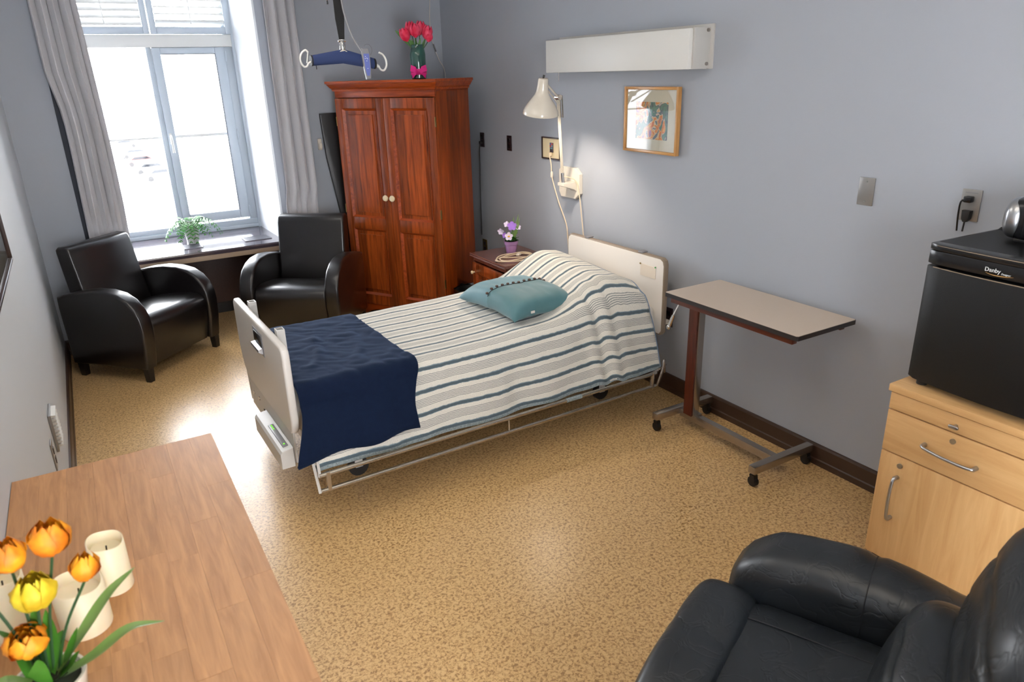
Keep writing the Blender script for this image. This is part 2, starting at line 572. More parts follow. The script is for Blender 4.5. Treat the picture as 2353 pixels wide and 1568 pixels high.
M['blackboard'] = pmat('black_vinyl_board', (24, 22, 24), 0.35, bump=0.6, bscale=14)
M['keys'] = pmat('keypad_mix', (70, 90, 110), 0.5, var=0.9, vscale=60)


# ---------------------------------------------------------------- geometry helpers
class MB:
    def __init__(s):
        s.bm = bmesh.new()

    def _xf(s, verts, mat):
        if mat is not None:
            bmesh.ops.transform(s.bm, matrix=mat, verts=verts)

    def box(s, x0, x1, y0, y1, z0, z1, bev=0.0, seg=2, mat=None):
        r = bmesh.ops.create_cube(s.bm, size=1)
        vs = r['verts']
        bmesh.ops.transform(s.bm, matrix=Matrix.Translation(((x0 + x1) / 2, (y0 + y1) / 2, (z0 + z1) / 2)) @ Matrix.Diagonal((abs(x1 - x0), abs(y1 - y0), abs(z1 - z0), 1)), verts=vs)
        if bev:
            es = list({e for v in vs for e in v.link_edges})
            rb = bmesh.ops.bevel(s.bm, geom=es, offset=bev, segments=seg, affect='EDGES', profile=0.5)
            vs = list({v for f in rb['faces'] for v in f.verts} | {v for v in vs if v.is_valid})
        s._xf(vs, mat)
        return s

    def prism(s, pts, a0, a1, axis='X', bev=0.0, seg=2, mat=None):
        """extrude a 2-D outline along an axis; pts are the two other coordinates"""
        def P(a, p):
            if axis == 'X':
                return (a, p[0], p[1])
            if axis == 'Y':
                return (p[0], a, p[1])
            return (p[0], p[1], a)
        v0 = [s.bm.verts.new(P(a0, p)) for p in pts]
        v1 = [s.bm.verts.new(P(a1, p)) for p in pts]
        n = len(pts)
        f0 = s.bm.faces.new(v0)
        f1 = s.bm.faces.new(list(reversed(v1)))
        fs = [f0, f1]
        for i in range(n):
            fs.append(s.bm.faces.new((v0[i], v1[i], v1[(i + 1) % n], v0[(i + 1) % n])))
        bmesh.ops.recalc_face_normals(s.bm, faces=fs)
        vs = v0 + v1
        if bev:
            es = list(f0.edges) + list(f1.edges)
            rb = bmesh.ops.bevel(s.bm, geom=es, offset=bev, segments=seg, affect='EDGES', profile=0.5)
            vs = list({v for f in rb['faces'] for v in f.verts} | {v for v in vs if v.is_valid})
        s._xf(vs, mat)
        return s

    def lathe(s, prof, c=(0, 0, 0), n=24, mat=None, cap=True):
        rings = []
        for r, z in prof:
            rings.append([s.bm.verts.new((c[0] + r * cos(2 * pi * i / n), c[1] + r * sin(2 * pi * i / n), c[2] + z)) for i in range(n)])
        fs = []
        for a, b in zip(rings[:-1], rings[1:]):
            for i in range(n):
                fs.append(s.bm.faces.new((a[i], a[(i + 1) % n], b[(i + 1) % n], b[i])))
        if cap:
            fs.append(s.bm.faces.new(list(reversed(rings[0]))))
            fs.append(s.bm.faces.new(rings[-1]))
        s._xf([v for r in rings for v in r], mat)
        return s

    def tube(s, pts, r, n=8, closed=False, flat=1.0):
        pts = [Vector(p) for p in pts]
        rad = r if isinstance(r, (list, tuple)) else [r] * len(pts)
        rings = []
        prev = None
        N = len(pts)
        for i, p in enumerate(pts):
            if closed:
                t = (pts[(i + 1) % N] - pts[i - 1])
            else:
                t = pts[min(i + 1, N - 1)] - pts[max(i - 1, 0)]
            t.normalize()
            if prev is None:
                a = Vector((0, 0, 1)) if abs(t.z) < 0.9 else Vector((1, 0, 0))
                prev = t.cross(a).normalized()
            u = (prev - t * prev.dot(t)).normalized()
            prev = u
            v = t.cross(u)
            rings.append([s.bm.verts.new(p + rad[i] * (cos(2 * pi * k / n) * u + flat * sin(2 * pi * k / n) * v)) for k in range(n)])
        pairs = list(zip(rings[:-1], rings[1:]))
        if closed:
            pairs.append((rings[-1], rings[0]))
        for a, b in pairs:
            for i in range(n):
                s.bm.faces.new((a[i], a[(i + 1) % n], b[(i + 1) % n], b[i]))
        if not closed:
            s.bm.faces.new(list(reversed(rings[0])))
            s.bm.faces.new(rings[-1])
        return s

    def sq(s, c, size, e=0.35, n=14, mat=None, fn=None):
        """cushion-like superellipsoid: size = full extents, e -> squareness (0 = box, 1 = ellipsoid)"""
        sub = bmesh.new()
        bmesh.ops.create_cube(sub, size=2)
        bmesh.ops.subdivide_edges(sub, edges=sub.edges[:], cuts=n, use_grid_fill=True)
        p = 2 / max(e, 0.05)
        mp = {}
        for v in sub.verts:
            a = v.co
            d = (abs(a.x) ** p + abs(a.y) ** p + abs(a.z) ** p) ** (1 / p)
            q = Vector((a.x / d * size[0] / 2, a.y / d * size[1] / 2, a.z / d * size[2] / 2))
            if fn:
                q = fn(q)
            mp[v.index] = s.bm.verts.new(q + Vector(c) if mat is None else mat @ q + Vector(c))
        for f in sub.faces:
            s.bm.faces.new([mp[v.index] for v in f.verts])
        sub.free()
        return s

    def grid(s, fn, nu, nv, uvf=None):
        uvl = s.bm.loops.layers.uv.new('UVMap') if uvf else None
        g = [[s.bm.verts.new(fn(i / nu, j / nv)) for j in range(nv + 1)] for i in range(nu + 1)]
        for i in range(nu):
            for j in range(nv):
                f = s.bm.faces.new((g[i][j], g[i + 1][j], g[i + 1][j + 1], g[i][j + 1]))
                if uvf:
                    for lp, (a, b) in zip(f.loops, ((i, j), (i + 1, j), (i + 1, j + 1), (i, j + 1))):
                        lp[uvl].uv = uvf(a / nu, b / nv)
        return s

    def build(s, name, mat, parent=None, smooth=True, loc=None, rot=None, ang=40, mods=None):
        me = bpy.data.meshes.new(name)
        bmesh.ops.recalc_face_normals(s.bm, faces=s.bm.faces[:])
        if smooth:
            for f in s.bm.faces:
                f.smooth = True
            for e in s.bm.edges:
                if len(e.link_faces) == 2 and e.calc_face_angle(0) > R(ang):
                    e.smooth = False
        s.bm.to_mesh(me)
        s.bm.free()
        o = bpy.data.objects.new(name, me)
        COL.objects.link(o)
        me.materials.append(mat)
        if parent is not None:
            o.parent = parent
        if loc is not None:
            o.location = loc
        if rot is not None:
            o.rotation_euler = rot
        return o


def thing(name, label, cat, loc=(0, 0, 0), rz=0, group=None):
    o = bpy.data.objects.new(name, None)
    COL.objects.link(o)
    o.empty_display_size = 0.1
    o.location = loc
    o.rotation_euler = (0, 0, rz)
    o['label'] = label
    o['category'] = cat
    if group:
        o['group'] = group
    return o


def tag(o, label, cat, group=None):
    o['label'] = label
    o['category'] = cat
    if group:
        o['group'] = group
    return o


def struct(o):
    o['kind'] = 'structure'
    return o


def copy_tree(o, parent=None, **kw):
    c = o.copy()
    COL.objects.link(c)
    if parent is not None:
        c.parent = parent
    for ch in list(o.children):
        copy_tree(ch, c)
    for k, v in kw.items():
        if k == 'loc':
            c.location = v
        elif k == 'rz':
            c.rotation_euler = (0, 0, v)
        else:
            c[k] = v
    return c


def smooth_path(pts, k=6):
    """Catmull-Rom through the points"""
    P = [Vector(p) for p in pts]
    P = [P[0] * 2 - P[1]] + P + [P[-1] * 2 - P[-2]]
    out = []
    for i in range(1, len(P) - 2):
        for j in range(k):
            t = j / k
            a, b, c, d = P[i - 1], P[i], P[i + 1], P[i + 2]
            out.append(0.5 * ((2 * b) + (c - a) * t + (2 * a - 5 * b + 4 * c - d) * t * t + (3 * b - a - 3 * c + d) * t ** 3))
    out.append(P[-2])
    return out


def text_obj(txt, size, mat, name, parent, matrix, ext=0.0006, shear=0.0):
    cu = bpy.data.curves.new('t', 'FONT')
    cu.body = txt
    cu.size = size
    cu.extrude = ext
    cu.shear = shear
    cu.resolution_u = 3
    tmp = bpy.data.objects.new('t', cu)
    COL.objects.link(tmp)
    dg = bpy.context.evaluated_depsgraph_get()
    me = bpy.data.meshes.new_from_object(tmp.evaluated_get(dg))
    bpy.data.objects.remove(tmp)
    me.transform(matrix)
    o = bpy.data.objects.new(name, me)
    COL.objects.link(o)
    me.materials.clear()
    me.materials.append(mat)
    o.parent = parent
    return o


XL, XR, YW, YB, ZC = -0.33, 2.918, 6.05, -1.3, 2.9
NX0, NX1, YG = -0.03, 1.385, 6.90
SILL = 0.634

# ---------------------------------------------------------------- room shell
struct(MB().box(XL - .15, XR + .15, YB - .15, 7.0, -.12, 0).build('floor', M['floor']))
struct(MB().box(XL - .15, XR + .15, YB - .15, 7.0, ZC, ZC + .12).build('ceiling', M['ceiling']))
struct(MB().box(XL - .15, XL, YB - .15, 7.0, 0, ZC).build('wall_left', M['wall_lit']))
struct(MB().box(XR, XR + .15, YB - .15, 7.0, 0, ZC).build('wall_right', M['wall']))
wfr = MB()
wfr.box(XL, -.20, YB - .15, YB, 0, ZC)
wfr.box(.80, XR, YB - .15, YB, 0, ZC)
wfr.box(-.20, .80, YB - .15, YB, 2.15, ZC)
struct(wfr.build('wall_front', M['wall']))
df = MB()
df.box(-.20, -.14, YB - .16, YB + .01, 0, 2.15, .004)
df.box(.74, .80, YB - .16, YB + .01, 0, 2.15, .004)
df.box(-.14, .74, YB - .16, YB + .01, 2.09, 2.15, .004)
struct(df.build('added_doorway', M['winframe']))  # unseen doorway frame, added so the fill lamp has an opening
wb = MB()
wb.box(XL, NX0, YW, 7.0, 0, ZC)
wb.box(NX1, XR, YW, 7.0, 0, ZC)
wb.box(NX0, NX1, YW, 7.0, 2.8, ZC)
wb.box(NX0, NX1, 6.86, 7.0, 0, .60)
wback = struct(wb.build('wall_back', M['wall']))
# painted reveals (thin plaster skins over the niche)
rv = MB()
rv.prism([(NX1 - .012, YW + .02), (NX1 + .002, YW + .002), (NX1 + .002, 6.86), (NX1 - .03, 6.86)], SILL, 2.8, 'Z')
rv.box(NX0 - .002, NX0 + .008, YW + .002, 6.86, SILL, 2.8)
rv.box(NX0, NX1, YW + .002, 6.86, 2.79, 2.802)
struct(rv.build('trim_1', M['reveal'], smooth=False))


def baseboard(name, along, a0, a1, fixed, sgn):
    """dark coved base with a narrow shoe line"""
    pr = [(0, 0), (.018, 0), (.018, .03), (.014, .036), (.014, .098), (.009, .108), (0, .11)]
    pts = [(fixed + sgn * p[0], p[1]) for p in pr]
    return struct(MB().prism(pts, a0, a1, along).build(name, M['base'], smooth=False))


baseboard('baseboard_right', 'Y', YB, YW, XR, -1)
baseboard('baseboard_left', 'Y', YB, YW, XL, 1)
baseboard('baseboard_back', 'X', XL, NX0, YW, -1)
baseboard('baseboard_back_2', 'X', NX1, XR, YW, -1)

# radiator cover under the sill
rc = thing('radiator_cover', 'dark brown speckled radiator panel below the window sill', 'radiator cover', (0.68, 6.42, 0))
hw = (NX1 - NX0) / 2 - .003
MB().box(-hw, hw, 0, .02, .10, .57, .003).build('panel', M['panel'], rc)
MB().box(-hw, hw, .03, .05, 0, .10).build('kick_board', M['blackboard'], rc)
for k in range(2):
    MB().lathe([(.005, 0), (.004, .003)], n=10).build('screw', M['silver'], rc, loc=(.10 + k * .04, -.0005, .52), rot=(R(90), 0, 0))
# the sill
sl = MB()
sl.prism([(6.045, SILL - .012), (6.05, SILL), (6.07, SILL), (6.86, SILL), (6.86, SILL - .035), (6.05, SILL - .035)], NX0, NX1, 'X', .0)
sill = sl.build('window_sill', M['sill'], smooth=False)
tag(sill, 'deep dark glossy window sill reflecting the daylight', 'sill')
MB().box(NX0, NX1, 6.055, 6.075, SILL - .075, SILL - .035, .002).build('edge_strip', M['tan'], sill)
MB().box(NX0, NX1, 6.075, 6.44, SILL - .06, SILL - .036).build('support_board', M['panel'], sill)
for gi, (gx0, gx1) in enumerate(((.615, .76), (1.09, 1.305))):
    g = thing('sill_grille', ('slotted grey air grille in the sill, in front of the potted fern',
                              'slotted grey air grille in the sill, near the right-hand curtain')[gi], 'grille', ((gx0 + gx1) / 2, 6.30, SILL), 0)
    hx = (gx1 - gx0) / 2
    f = MB()
    f.box(-hx, hx, -.085, -.075, 0, .006)
    f.box(-hx, hx, .075, .085, 0, .006)
    f.box(-hx, -hx + .01, -.075, .075, 0, .006)
    f.box(hx - .01, hx, -.075, .075, 0, .006)
    f.build('grille_frame', M['grille'], g)
    for k in range(14):
        y = -.070 + k * .0108
        MB().box(-hx + .01, hx - .01, y - .0035, y + .0035, 0, .005).build('slat', M['grille'], g)

# ---------------------------------------------------------------- window
wf = MB()
wf.box(NX0, .10, YG - .05, YG + .04, .66, 2.80, .004)            # left jamb
wf.box(1.275, NX1 - .03, YG - .05, YG + .04, .66, 2.80, .004)     # right jamb
wf.box(1.335, NX1, YG - .09, YG + .04, SILL, 2.80, .004)    # stop bead
wf.box(NX0, NX1, YG - .07, YG + .04, SILL, .668, .006)
wf.box(NX0, 1.35, YG - .055, YG + .04, .668, .712, .004)
wf.box(.672, .712, YG - .055, YG + .04, .70, 2.16, .004)
win = struct(wf.build('window_1', M['winframe'], smooth=True, ang=30))
MB().box(NX0, 1.35, YG - .085, YG + .04, 2.16, 2.255, .004).build('transom', M['white'], win)
# fixed left pane
MB().box(.10, .672, YG + .002, YG + .008, .712, 2.16).build('pane', M['glass'], win)
MB().box(.10, .672, YG - .004, YG + .016, 1.452, 1.468, .002).build('glazing_bar', M['white'], win)
# right casement sash
sa = MB()
sx0, sx1, sz0, sz1 = .715, 1.272, .732, 2.158
sa.box(sx0, .776, YG - .075, YG + .01, sz0, sz1, .005)
sa.box(1.193, sx1, YG - .075, YG + .01, sz0, sz1, .005)
sa.box(.776, 1.193, YG - .075, YG + .01, sz0, .808, .005)
sa.box(.776, 1.193, YG - .075, YG + .01, 2.108, sz1, .005)
sash = sa.build('sash', M['winframe'], win, ang=30)
MB().box(.776, 1.193, YG - .02, YG - .014, .808, 2.108).build('pane', M['glass'], sash)
MB().box(.776, 1.193, YG - .034, YG - .004, 1.450, 1.474, .003).build('glazing_bar', M['white'], sash)
gk = MB()
gk.box(1.189, 1.193, YG - .077, YG - .07, .808, 2.108)
gk.box(.776, 1.193, YG - .077, YG - .07, 2.104, 2.108)
gk.build('gasket', M['blackout'], sash)
hd = MB()
hd.box(-.011, .011, -.010, 0, -.045, .045, .004)
hd.tube(smooth_path([(0, -.008, .02), (0, -.04, .022), (0, -.052, -.01), (0, -.05, -.11)], 5), [.008] * 15 + [.011], 8)
hd.build('handle', M['white'], sash, loc=(.735, YG - .077, 1.45))
for z in (2.09, 1.455, .79):
    MB().tube([(1.276, YG - .082, z - .045), (1.276, YG - .082, z + .045)], .008, 8).build('hinge', M['winframe'], sash)
# plantation shutters above the transom
for px0, px1, tilt in ((.10, .722, 60), (.73, 1.345, -40)):
    sh = MB()
    st = .045
    y0, y1 = YG - .095, YG - .065
    sh.box(px0, px0 + st, y0, y1, 2.257, 2.80, .003)
    sh.box(px1 - st, px1, y0, y1, 2.257, 2.80, .003)
    sh.box(px0 + st, px1 - st, y0, y1, 2.257, 2.312, .003)
    shu = sh.build('shutter_panel', M['winframe'], win, ang=30)
    z = 2.345
    first = None
    while z < 2.79:
        mt_ = Matrix.Translation(((px0 + px1) / 2, YG - .08, z)) @ Matrix.Rotation(R(tilt), 4, 'X')
        if first is None:
            s_ = MB()
            s_.tube([(-(px1 - px0) / 2 + st + .002, 0, 0), ((px1 - px0) / 2 - st - .002, 0, 0)], .027, 12, flat=.16)
            first = s_.build('louvre', M['white'], shu)
            me_l = first.data
            first.rotation_euler = (R(tilt), 0, 0)
            # tube's wide axis is horizontal across the depth
            first.location = ((px0 + px1) / 2, YG - .08, z)
        else:
            c = first.copy()
            COL.objects.link(c)
            c.location.z = z
        z += .0505
    MB().tube([((px0 + px1) / 2, YG - .115, 2.33), ((px0 + px1) / 2, YG - .115, 2.79)], .004, 6).build('tilt_rod', M['white'], shu)


# ---------------------------------------------------------------- curtains
def smst(a, b, x):
    t = max(0, min(1, (x - a) / (b - a)))
    return t * t * (3 - 2 * t)


def curtain(name, label, x0f, x1f, z0, z1, y, nf, amp, seed, ph=0.0):
    t = thing(name, label, 'curtain', ((x0f(1.4) + x1f(1.4)) / 2, y, z0), 0, None)
    ox, oy, oz = t.location

    def fn(u, v):
        z = z0 + (z1 - z0) * v
        a, b = x0f(z), x1f(z)
        x = a + (b - a) * u
        q = u * nf * 2 * pi + ph + .4 * sin(3 * u + seed) + .12 * sin(z * 2 + seed)
        sq_ = sin(q)
        fq = abs(sin(q / 2))
        kz = 1 - .80 * smst(1.08, .90, z)
        yy = .050 * (1 - kz) * 1.25 - kz * amp * (2.1 * fq ** .55 - 1.1) * (1 + .25 * sin(q * .37 + seed)) + amp * .10 * sin(2.1 * q + seed)
        x += amp * .30 * sin(q)
        return Vector((x - ox, yy, z - oz))
    o = MB().grid(fn, 150, 24).build('curtain_cloth', M['curtain'], t)
    md = o.modifiers.new('solid', 'SOLIDIFY')
    md.thickness = .003
    rail = MB()
    rail.box(-.22, .22, -.015, .015, z1 - z0, z1 - z0 + .03)
    rail.build('curtain_rail', M['white'], t)
    return t


def lx0(z):
    if z > 1.98:
        return -.06
    k = min(1, (1.98 - z) / .28)
    return -.06 + .045 * k - .02 * max(0, min(1, (1.5 - z) / 1.0))


cl = curtain('curtain', 'grey floor-length curtain gathered at the left of the window, dark lining showing', lx0, lambda z: .225 + .02 * sin(z * 1.4), .03, 2.78, 5.955, 4.4, .044, 1.0, .9)
MB().box(-.155, -.07, .078, .082, .20, 2.74).build('blackout_lining', M['blackout'], cl)
curtain('curtain', 'grey floor-length curtain gathered at the right of the window, beside the wardrobe', lambda z: 1.40 + .012 * (z - 1), lambda z: 1.675 + .006 * sin(z * 2), .03, 2.78, 5.955, 3.6, .044, 2.2, 2.0)

# ---------------------------------------------------------------- outside
gr = struct(MB().box(-300, 300, 12, 420, -9.2, -9.0).build('snowy_ground', M['snow'], smooth=False))
gr['label'] = 'snow covered ground far below the window'


def make_car(body, lab):
    t = thing('car', lab, 'car', (0, 0, -9), 0, 'cars parked in a row outside')
    MB().prism([(-2.1, .25), (-2.15, .7), (-1.5, .85), (-.9, 1.35), (.8, 1.38), (1.6, .9), (2.15, .8), (2.15, .25)], -.85, .85, 'Y', .05, 2).build('car_body', body, t)
    MB().prism([(-1.35, .88), (-.85, 1.28), (.75, 1.3), (1.4, .92)], -.87, .87, 'Y').build('car_window', M['carglass'], t)
    for x in (-1.35, 1.35):
        for y in (-.8, .8):
            MB().tube([(x, y - .1, .32), (x, y + .1, .32)], .32, 14).build('wheel', M['rubber'], t)
    return t


c0 = make_car(M['carw'], 'farthest pale car of the parked row outside the left window pane')
c0.location = (8.4, 150, -9)
for (x, y, rz, lab) in ((8.2, 128, .2, 'pale car parked just beyond the red car outside the window'), (8.2, 104, .1, 'pale car parked just this side of the red car outside'),
                        (8.4, 96, .25, 'nearest of the pale cars parked outside the window')):
    copy_tree(c0, None, loc=(x, y, -9), rz=rz, label=lab)
cr = make_car(M['carr'], 'red car parked among the pale ones outside the window')
cr.location = (8.1, 115, -9)

# ---------------------------------------------------------------- club armchairs
def club_chair(label, loc, rz):
    t = thing('armchair', label, 'armchair', loc, rz)
    A = [(-.325, .095), (-.352, .25), (-.36, .38), (-.352, .45), (-.325, .515), (-.28, .568), (-.21, .608), (-.12, .628), (0, .630), (.13, .612), (.24, .588), (.30, .57), (.305, .50), (.29, .095)]
    for s in (-1, 1):
        x0, x1 = (.275, .38) if s > 0 else (-.38, -.275)
        MB().prism(A, x0, x1, 'X', .018, 3).build('armrest', M['chair'], t, ang=50)
    S = [(-.30, .10), (-.335, .25), (-.345, .36), (-.340, .400), (-.318, .430), (-.28, .446), (-.22, .451), (-.12, .443), (.0, .425), (.10, .405), (.22, .375), (.26, .10)]
    MB().prism(S, -.273, .273, 'X', .014, 3).build('seat', M['chair'], t, ang=50)
    Bk = [(.13, .38), (.175, .60), (.215, .835), (.225, .868), (.25, .885), (.31, .885), (.335, .865), (.335, .84), (.30, .55), (.285, .12), (.17, .12)]
    MB().prism(Bk, -.272, .272, 'X', .02, 3).build('backrest', M['chair'], t, ang=50)
    for sx in (-1, 1):
        for y in (-.30, .25):
            l = MB()
            r = bmesh.ops.create_cone(l.bm, cap_ends=True, segments=4, radius1=.027, radius2=.034, depth=.10)
            bmesh.ops.rotate(l.bm, verts=r['verts'], matrix=Matrix.Rotation(R(45), 3, 'Z'))
            l.build('leg', M['chairleg'], t, smooth=False, loc=(sx * .34, y, .05))
    return t


club_chair('dark brown leather club armchair by the left wall, in front of the left curtain', (.193, 5.572, 0), R(42.8))
club_chair('dark brown leather club armchair between the window sill and the wardrobe', (1.371, 5.515, 0), R(-36.9))


# ---------------------------------------------------------------- wardrobe
def panel_door(parent, name, w_, h_, rails, mat_frame, mat_panel, th=.022, stile=.07, matH=None):
    """framed door: x 0..w, y -th..0 (front at -th), z 0..h; rails = list of (z0, z1) openings"""
    f = MB()
    f.box(0, stile, -th, 0, 0, h_, .003)
    f.box(w_ - stile, w_, -th, 0, 0, h_, .003)
    zs = [0] + [v for r_ in rails for v in r_] + [h_]
    for i in range(0, len(zs), 2):
        f.box(stile, w_ - stile, -th, 0, zs[i], zs[i + 1], .002)
    d = f.build(name, mat_frame, parent, ang=30)
    for (a, b) in rails:
        # bevelled moulding ring and raised panel
        mo = MB()
        x0, x1 = stile, w_ - stile
        k = .016
        for (p, q) in (((x0, a), (x1, a)), ((x1, a), (x1, b)), ((x1, b), (x0, b)), ((x0, b), (x0, a))):
            dx, dz = q[0] - p[0], q[1] - p[1]
            L_ = math.hypot(dx, dz)
            nx, nz_ = -dz / L_, dx / L_
            tx, tz = dx / L_, dz / L_
            v = [mo.bm.verts.new(c) for c in (
                (p[0], -th - .005, p[1]), (q[0], -th - .005, q[1]),
                (q[0] + (nx - tx) * k, -th + .013, q[1] + (nz_ - tz) * k), (p[0] + (nx + tx) * k, -th + .013, p[1] + (nz_ + tz) * k),
                (p[0], -th + .002, p[1]), (q[0], -th + .002, q[1]))]
            mo.bm.faces.new(v[:4])
            mo.bm.faces.new((v[0], v[4], v[5], v[1]))
        mo.build('moulding', matH or mat_frame, d, smooth=False)
        MB().box(x0 + .002, x1 - .002, -th + .013, -.002, a, b).build('door_panel', mat_panel, d)
        MB().prism([(x0 + .045, a + .045), (x1 - .045, a + .045), (x1 - .045, b - .045), (x0 + .045, b - .045)], -th + .014, -th + .004, 'Y', .003).build('raised_field', mat_panel, d, smooth=False)
    return d


th_ = R(59)
sd = (sin(th_), cos(th_))
wd = thing('wardrobe', 'tall orange pine two-door wardrobe standing across the corner', 'wardrobe', (1.857, 5.80, 0), math.atan2(-sin(th_), cos(th_)))
# local: +x along the front (left to right), +y to the back
WW, WD, WH = .935, .45, 1.80
MB().box(0, .02, 0, WD, .0, WH, .002).build('side_panel', M['pineS'], wd)
MB().box(WW - .02, WW, 0, WD, .0, WH, .002).build('side_panel', M['pineS'], wd)
MB().box(.02, WW - .02, WD - .012, WD, .06, WH).build('back_panel', M['pineD'], wd)
MB().box(.02, WW - .02, .01, WD - .012, .07, .09).build('bottom_panel', M['pineD'], wd)
MB().box(0, WW, 0, WD, WH - .02, WH).build('top_panel', M['pineH'], wd)
MB().box(0, WW, -.012, .005, WH - .055, WH, .002).build('header_rail', M['pineH'], wd)
ar = [(0, 0), (0.10, 0), (.13, .012), (.17, .030), (.23, .042), (WW - .23, .042), (WW - .17, .030), (WW - .13, .012), (WW - .10, 0), (WW, 0), (WW, .085), (0, .085)]
MB().prism(ar, -.016, .004, 'Y').build('plinth', M['pineH'], wd, smooth=False)
# cornice in three steps
co = MB()
cp = [(0, 0), (.010, .0), (.014, .012), (.012, .016), (.022, .024), (.040, .050), (.040, .054), (.048, .056), (.048, .074), (0, .074)]
zc = WH - .008
lvl = []
for o_, dz in cp:
    lvl.append([co.bm.verts.new(p) for p in ((-o_, -o_ - .012, zc + dz), (WW + o_, -o_ - .012, zc + dz), (WW + o_, WD, zc + dz), (-o_, WD, zc + dz))])
for a, b in zip(lvl[:-1], lvl[1:]):
    for i in range(4):
        co.bm.faces.new((a[i], a[(i + 1) % 4], b[(i + 1) % 4], b[i]))
co.bm.faces.new(lvl[-1])
co.bm.faces.new(list(reversed(lvl[0])))
co.build('cornice', M['pineH'], wd, smooth=False)
dw = WW / 2 - .006
for i in range(2):
    hold = MB()
    d = panel_door(wd, 'door', dw, 1.650, [(.085, .640), (.735, 1.575)], M['pine'], M['pine'], .022, .068, M['pineH'])
    d.location = (.004 if i == 0 else WW / 2 + .002, -.002, .09)
    kx = dw - .030 if i == 0 else .030
    MB().lathe([(.010, 0), (.010, .008), (.022, .016), (.025, .026), (.019, .036), (.006, .040)], n=20).build('knob', M['knob'], d, loc=(kx, -.022, .905), rot=(R(90), 0, 0))
    hx = 0.0 if i == 0 else dw
    for hz in (.25, .80, 1.48):
        MB().box(hx - .003, hx + .003, -.024, -.010, hz - .035, hz + .035).build('hinge', M['brass'], d)

# black board behind the wardrobe
bb = MB().prism([(0, 0), (.02, .45), (-.03, .82), (-.095, 1.28), (-.112, 1.60), (-.11, 1.625), (.18, 1.63), (.18, 0)], -.016, .016, 'Y', .006).build('black_board', M['blackboard'], loc=(1.885, 6.015, 0))
tag(bb, 'tall black board with a curved edge leaning behind the wardrobe', 'board')

# ---------------------------------------------------------------- flowers
def petal_cup(mb, c, h, r, n=6, open_=.0, tilt=Matrix.Identity(3), seed=0):
    rnd = random.Random(seed)
    for k in range(n):
        a0 = 2 * pi * k / n + rnd.uniform(-.1, .1)
        rr_ = r * (1.0 if k % 2 else .86)
        op = open_ + rnd.uniform(-.05, .08)
        wj = rnd.uniform(.95, 1.15)

        def fn(u, v, a0=a0, rr_=rr_, op=op, wj=wj):
            # v along height, u across
            prof = sin(min(1, v * 1.04) * pi * .885) ** .6 if v > 0 else 0
            wdt = 1.25 * wj * (sin(pi * min(1, v * .92 + .06)) ** .55)
            a = a0 + (u - .5) * wdt * 1.05
            rad = rr_ * (prof * (1 - .15 * (v > .7) * (v - .7) / .3) + op * v * v) * (1 + .05 * sin(a * 9 + v * 7))
            zz = h * (v - .04 * abs(u - .5) * 2 * v)
            return Vector(c) + tilt @ Vector((rad * cos(a), rad * sin(a), zz))
        mb.grid(fn, 5, 6)
    return mb


def blade(mb, pts, w_, fold=.25, side=None):
    P = smooth_path(pts, 5)
    N = len(P) - 1
    rows = []
    for i, p in enumerate(P):
        t = (P[min(i + 1, N)] - P[max(i - 1, 0)]).normalized()
        s_ = side if side is not None else t.cross(Vector((0, 0, 1)))
        if s_.length < .05:
            s_ = Vector((1, 0, 0))
        s_ = (s_ - t * s_.dot(t)).normalized()
        nrm = s_.cross(t).normalized()
        v = i / N
        ww = w_ * (sin(pi * min(1, .12 + v * .88)) ** .7) if v < 1 else .0005
        rows.append([mb.bm.verts.new(p - s_ * ww), mb.bm.verts.new(p - nrm * ww * fold), mb.bm.verts.new(p + s_ * ww)])
    for a, b in zip(rows[:-1], rows[1:]):
        mb.bm.faces.new((a[0], a[1], b[1], b[0]))
        mb.bm.faces.new((a[1], a[2], b[2], b[1]))
    return mb


# pink tulips in the green vase on the wardrobe
vz = 1.866
vs = thing('tulip_vase', 'tall green-tinted glass vase with magenta bow on top of the wardrobe', 'vase', (2.385, 5.375, vz))
MB().lathe([(.050, 0), (.057, .006), (.058, .10), (.060, .17), (.055, .205), (.044, .232), (.046, .242), (.042, .242), (.040, .232), (.051, .19), (.052, .02), (.0, .016)], n=28, cap=False).build('vase_body', M['vase'], vs)
rb = MB()
rb.lathe([(.0595, .03), (.061, .034), (.061, .068), (.0595, .072)], n=28, cap=False)
rb.build('ribbon', M['ribbon'], vs)
cdir = Vector((-2.385, -5.375, 0)).normalized()
tang = Vector((-cdir.y, cdir.x, 0))
bw = MB()
for s_ in (-1, 1):
    c_ = cdir * .064 + tang * s_ * .004
    for (z0, z1, e_) in ((.058, .100, .060), (.045, .004, .052)):
        a = [c_ + Vector((0, 0, .048)), c_ + tang * s_ * .018 + Vector((0, 0, (z0 + z1) / 2 + .008)) + cdir * .012, c_ + tang * s_ * e_ * .85 + Vector((0, 0, z1)), c_ + tang * s_ * e_ + Vector((0, 0, z0)), c_ + tang * s_ * .02 + Vector((0, 0, .044)) + cdir * .01]
        vsx = [bw.bm.verts.new(p) for p in a]
        bw.bm.faces.new((vsx[0], vsx[1], vsx[4]))
        bw.bm.faces.new((vsx[1], vsx[2], vsx[3], vsx[4]))
bw.sq(cdir * .070 + Vector((0, 0, .050)), (.016, .016, .016), .9, 3)
bo = bw.build('bow', M['ribbon'], vs, smooth=False)
md = bo.modifiers.new('s', 'SOLIDIFY')
md.thickness = .002
tv = []
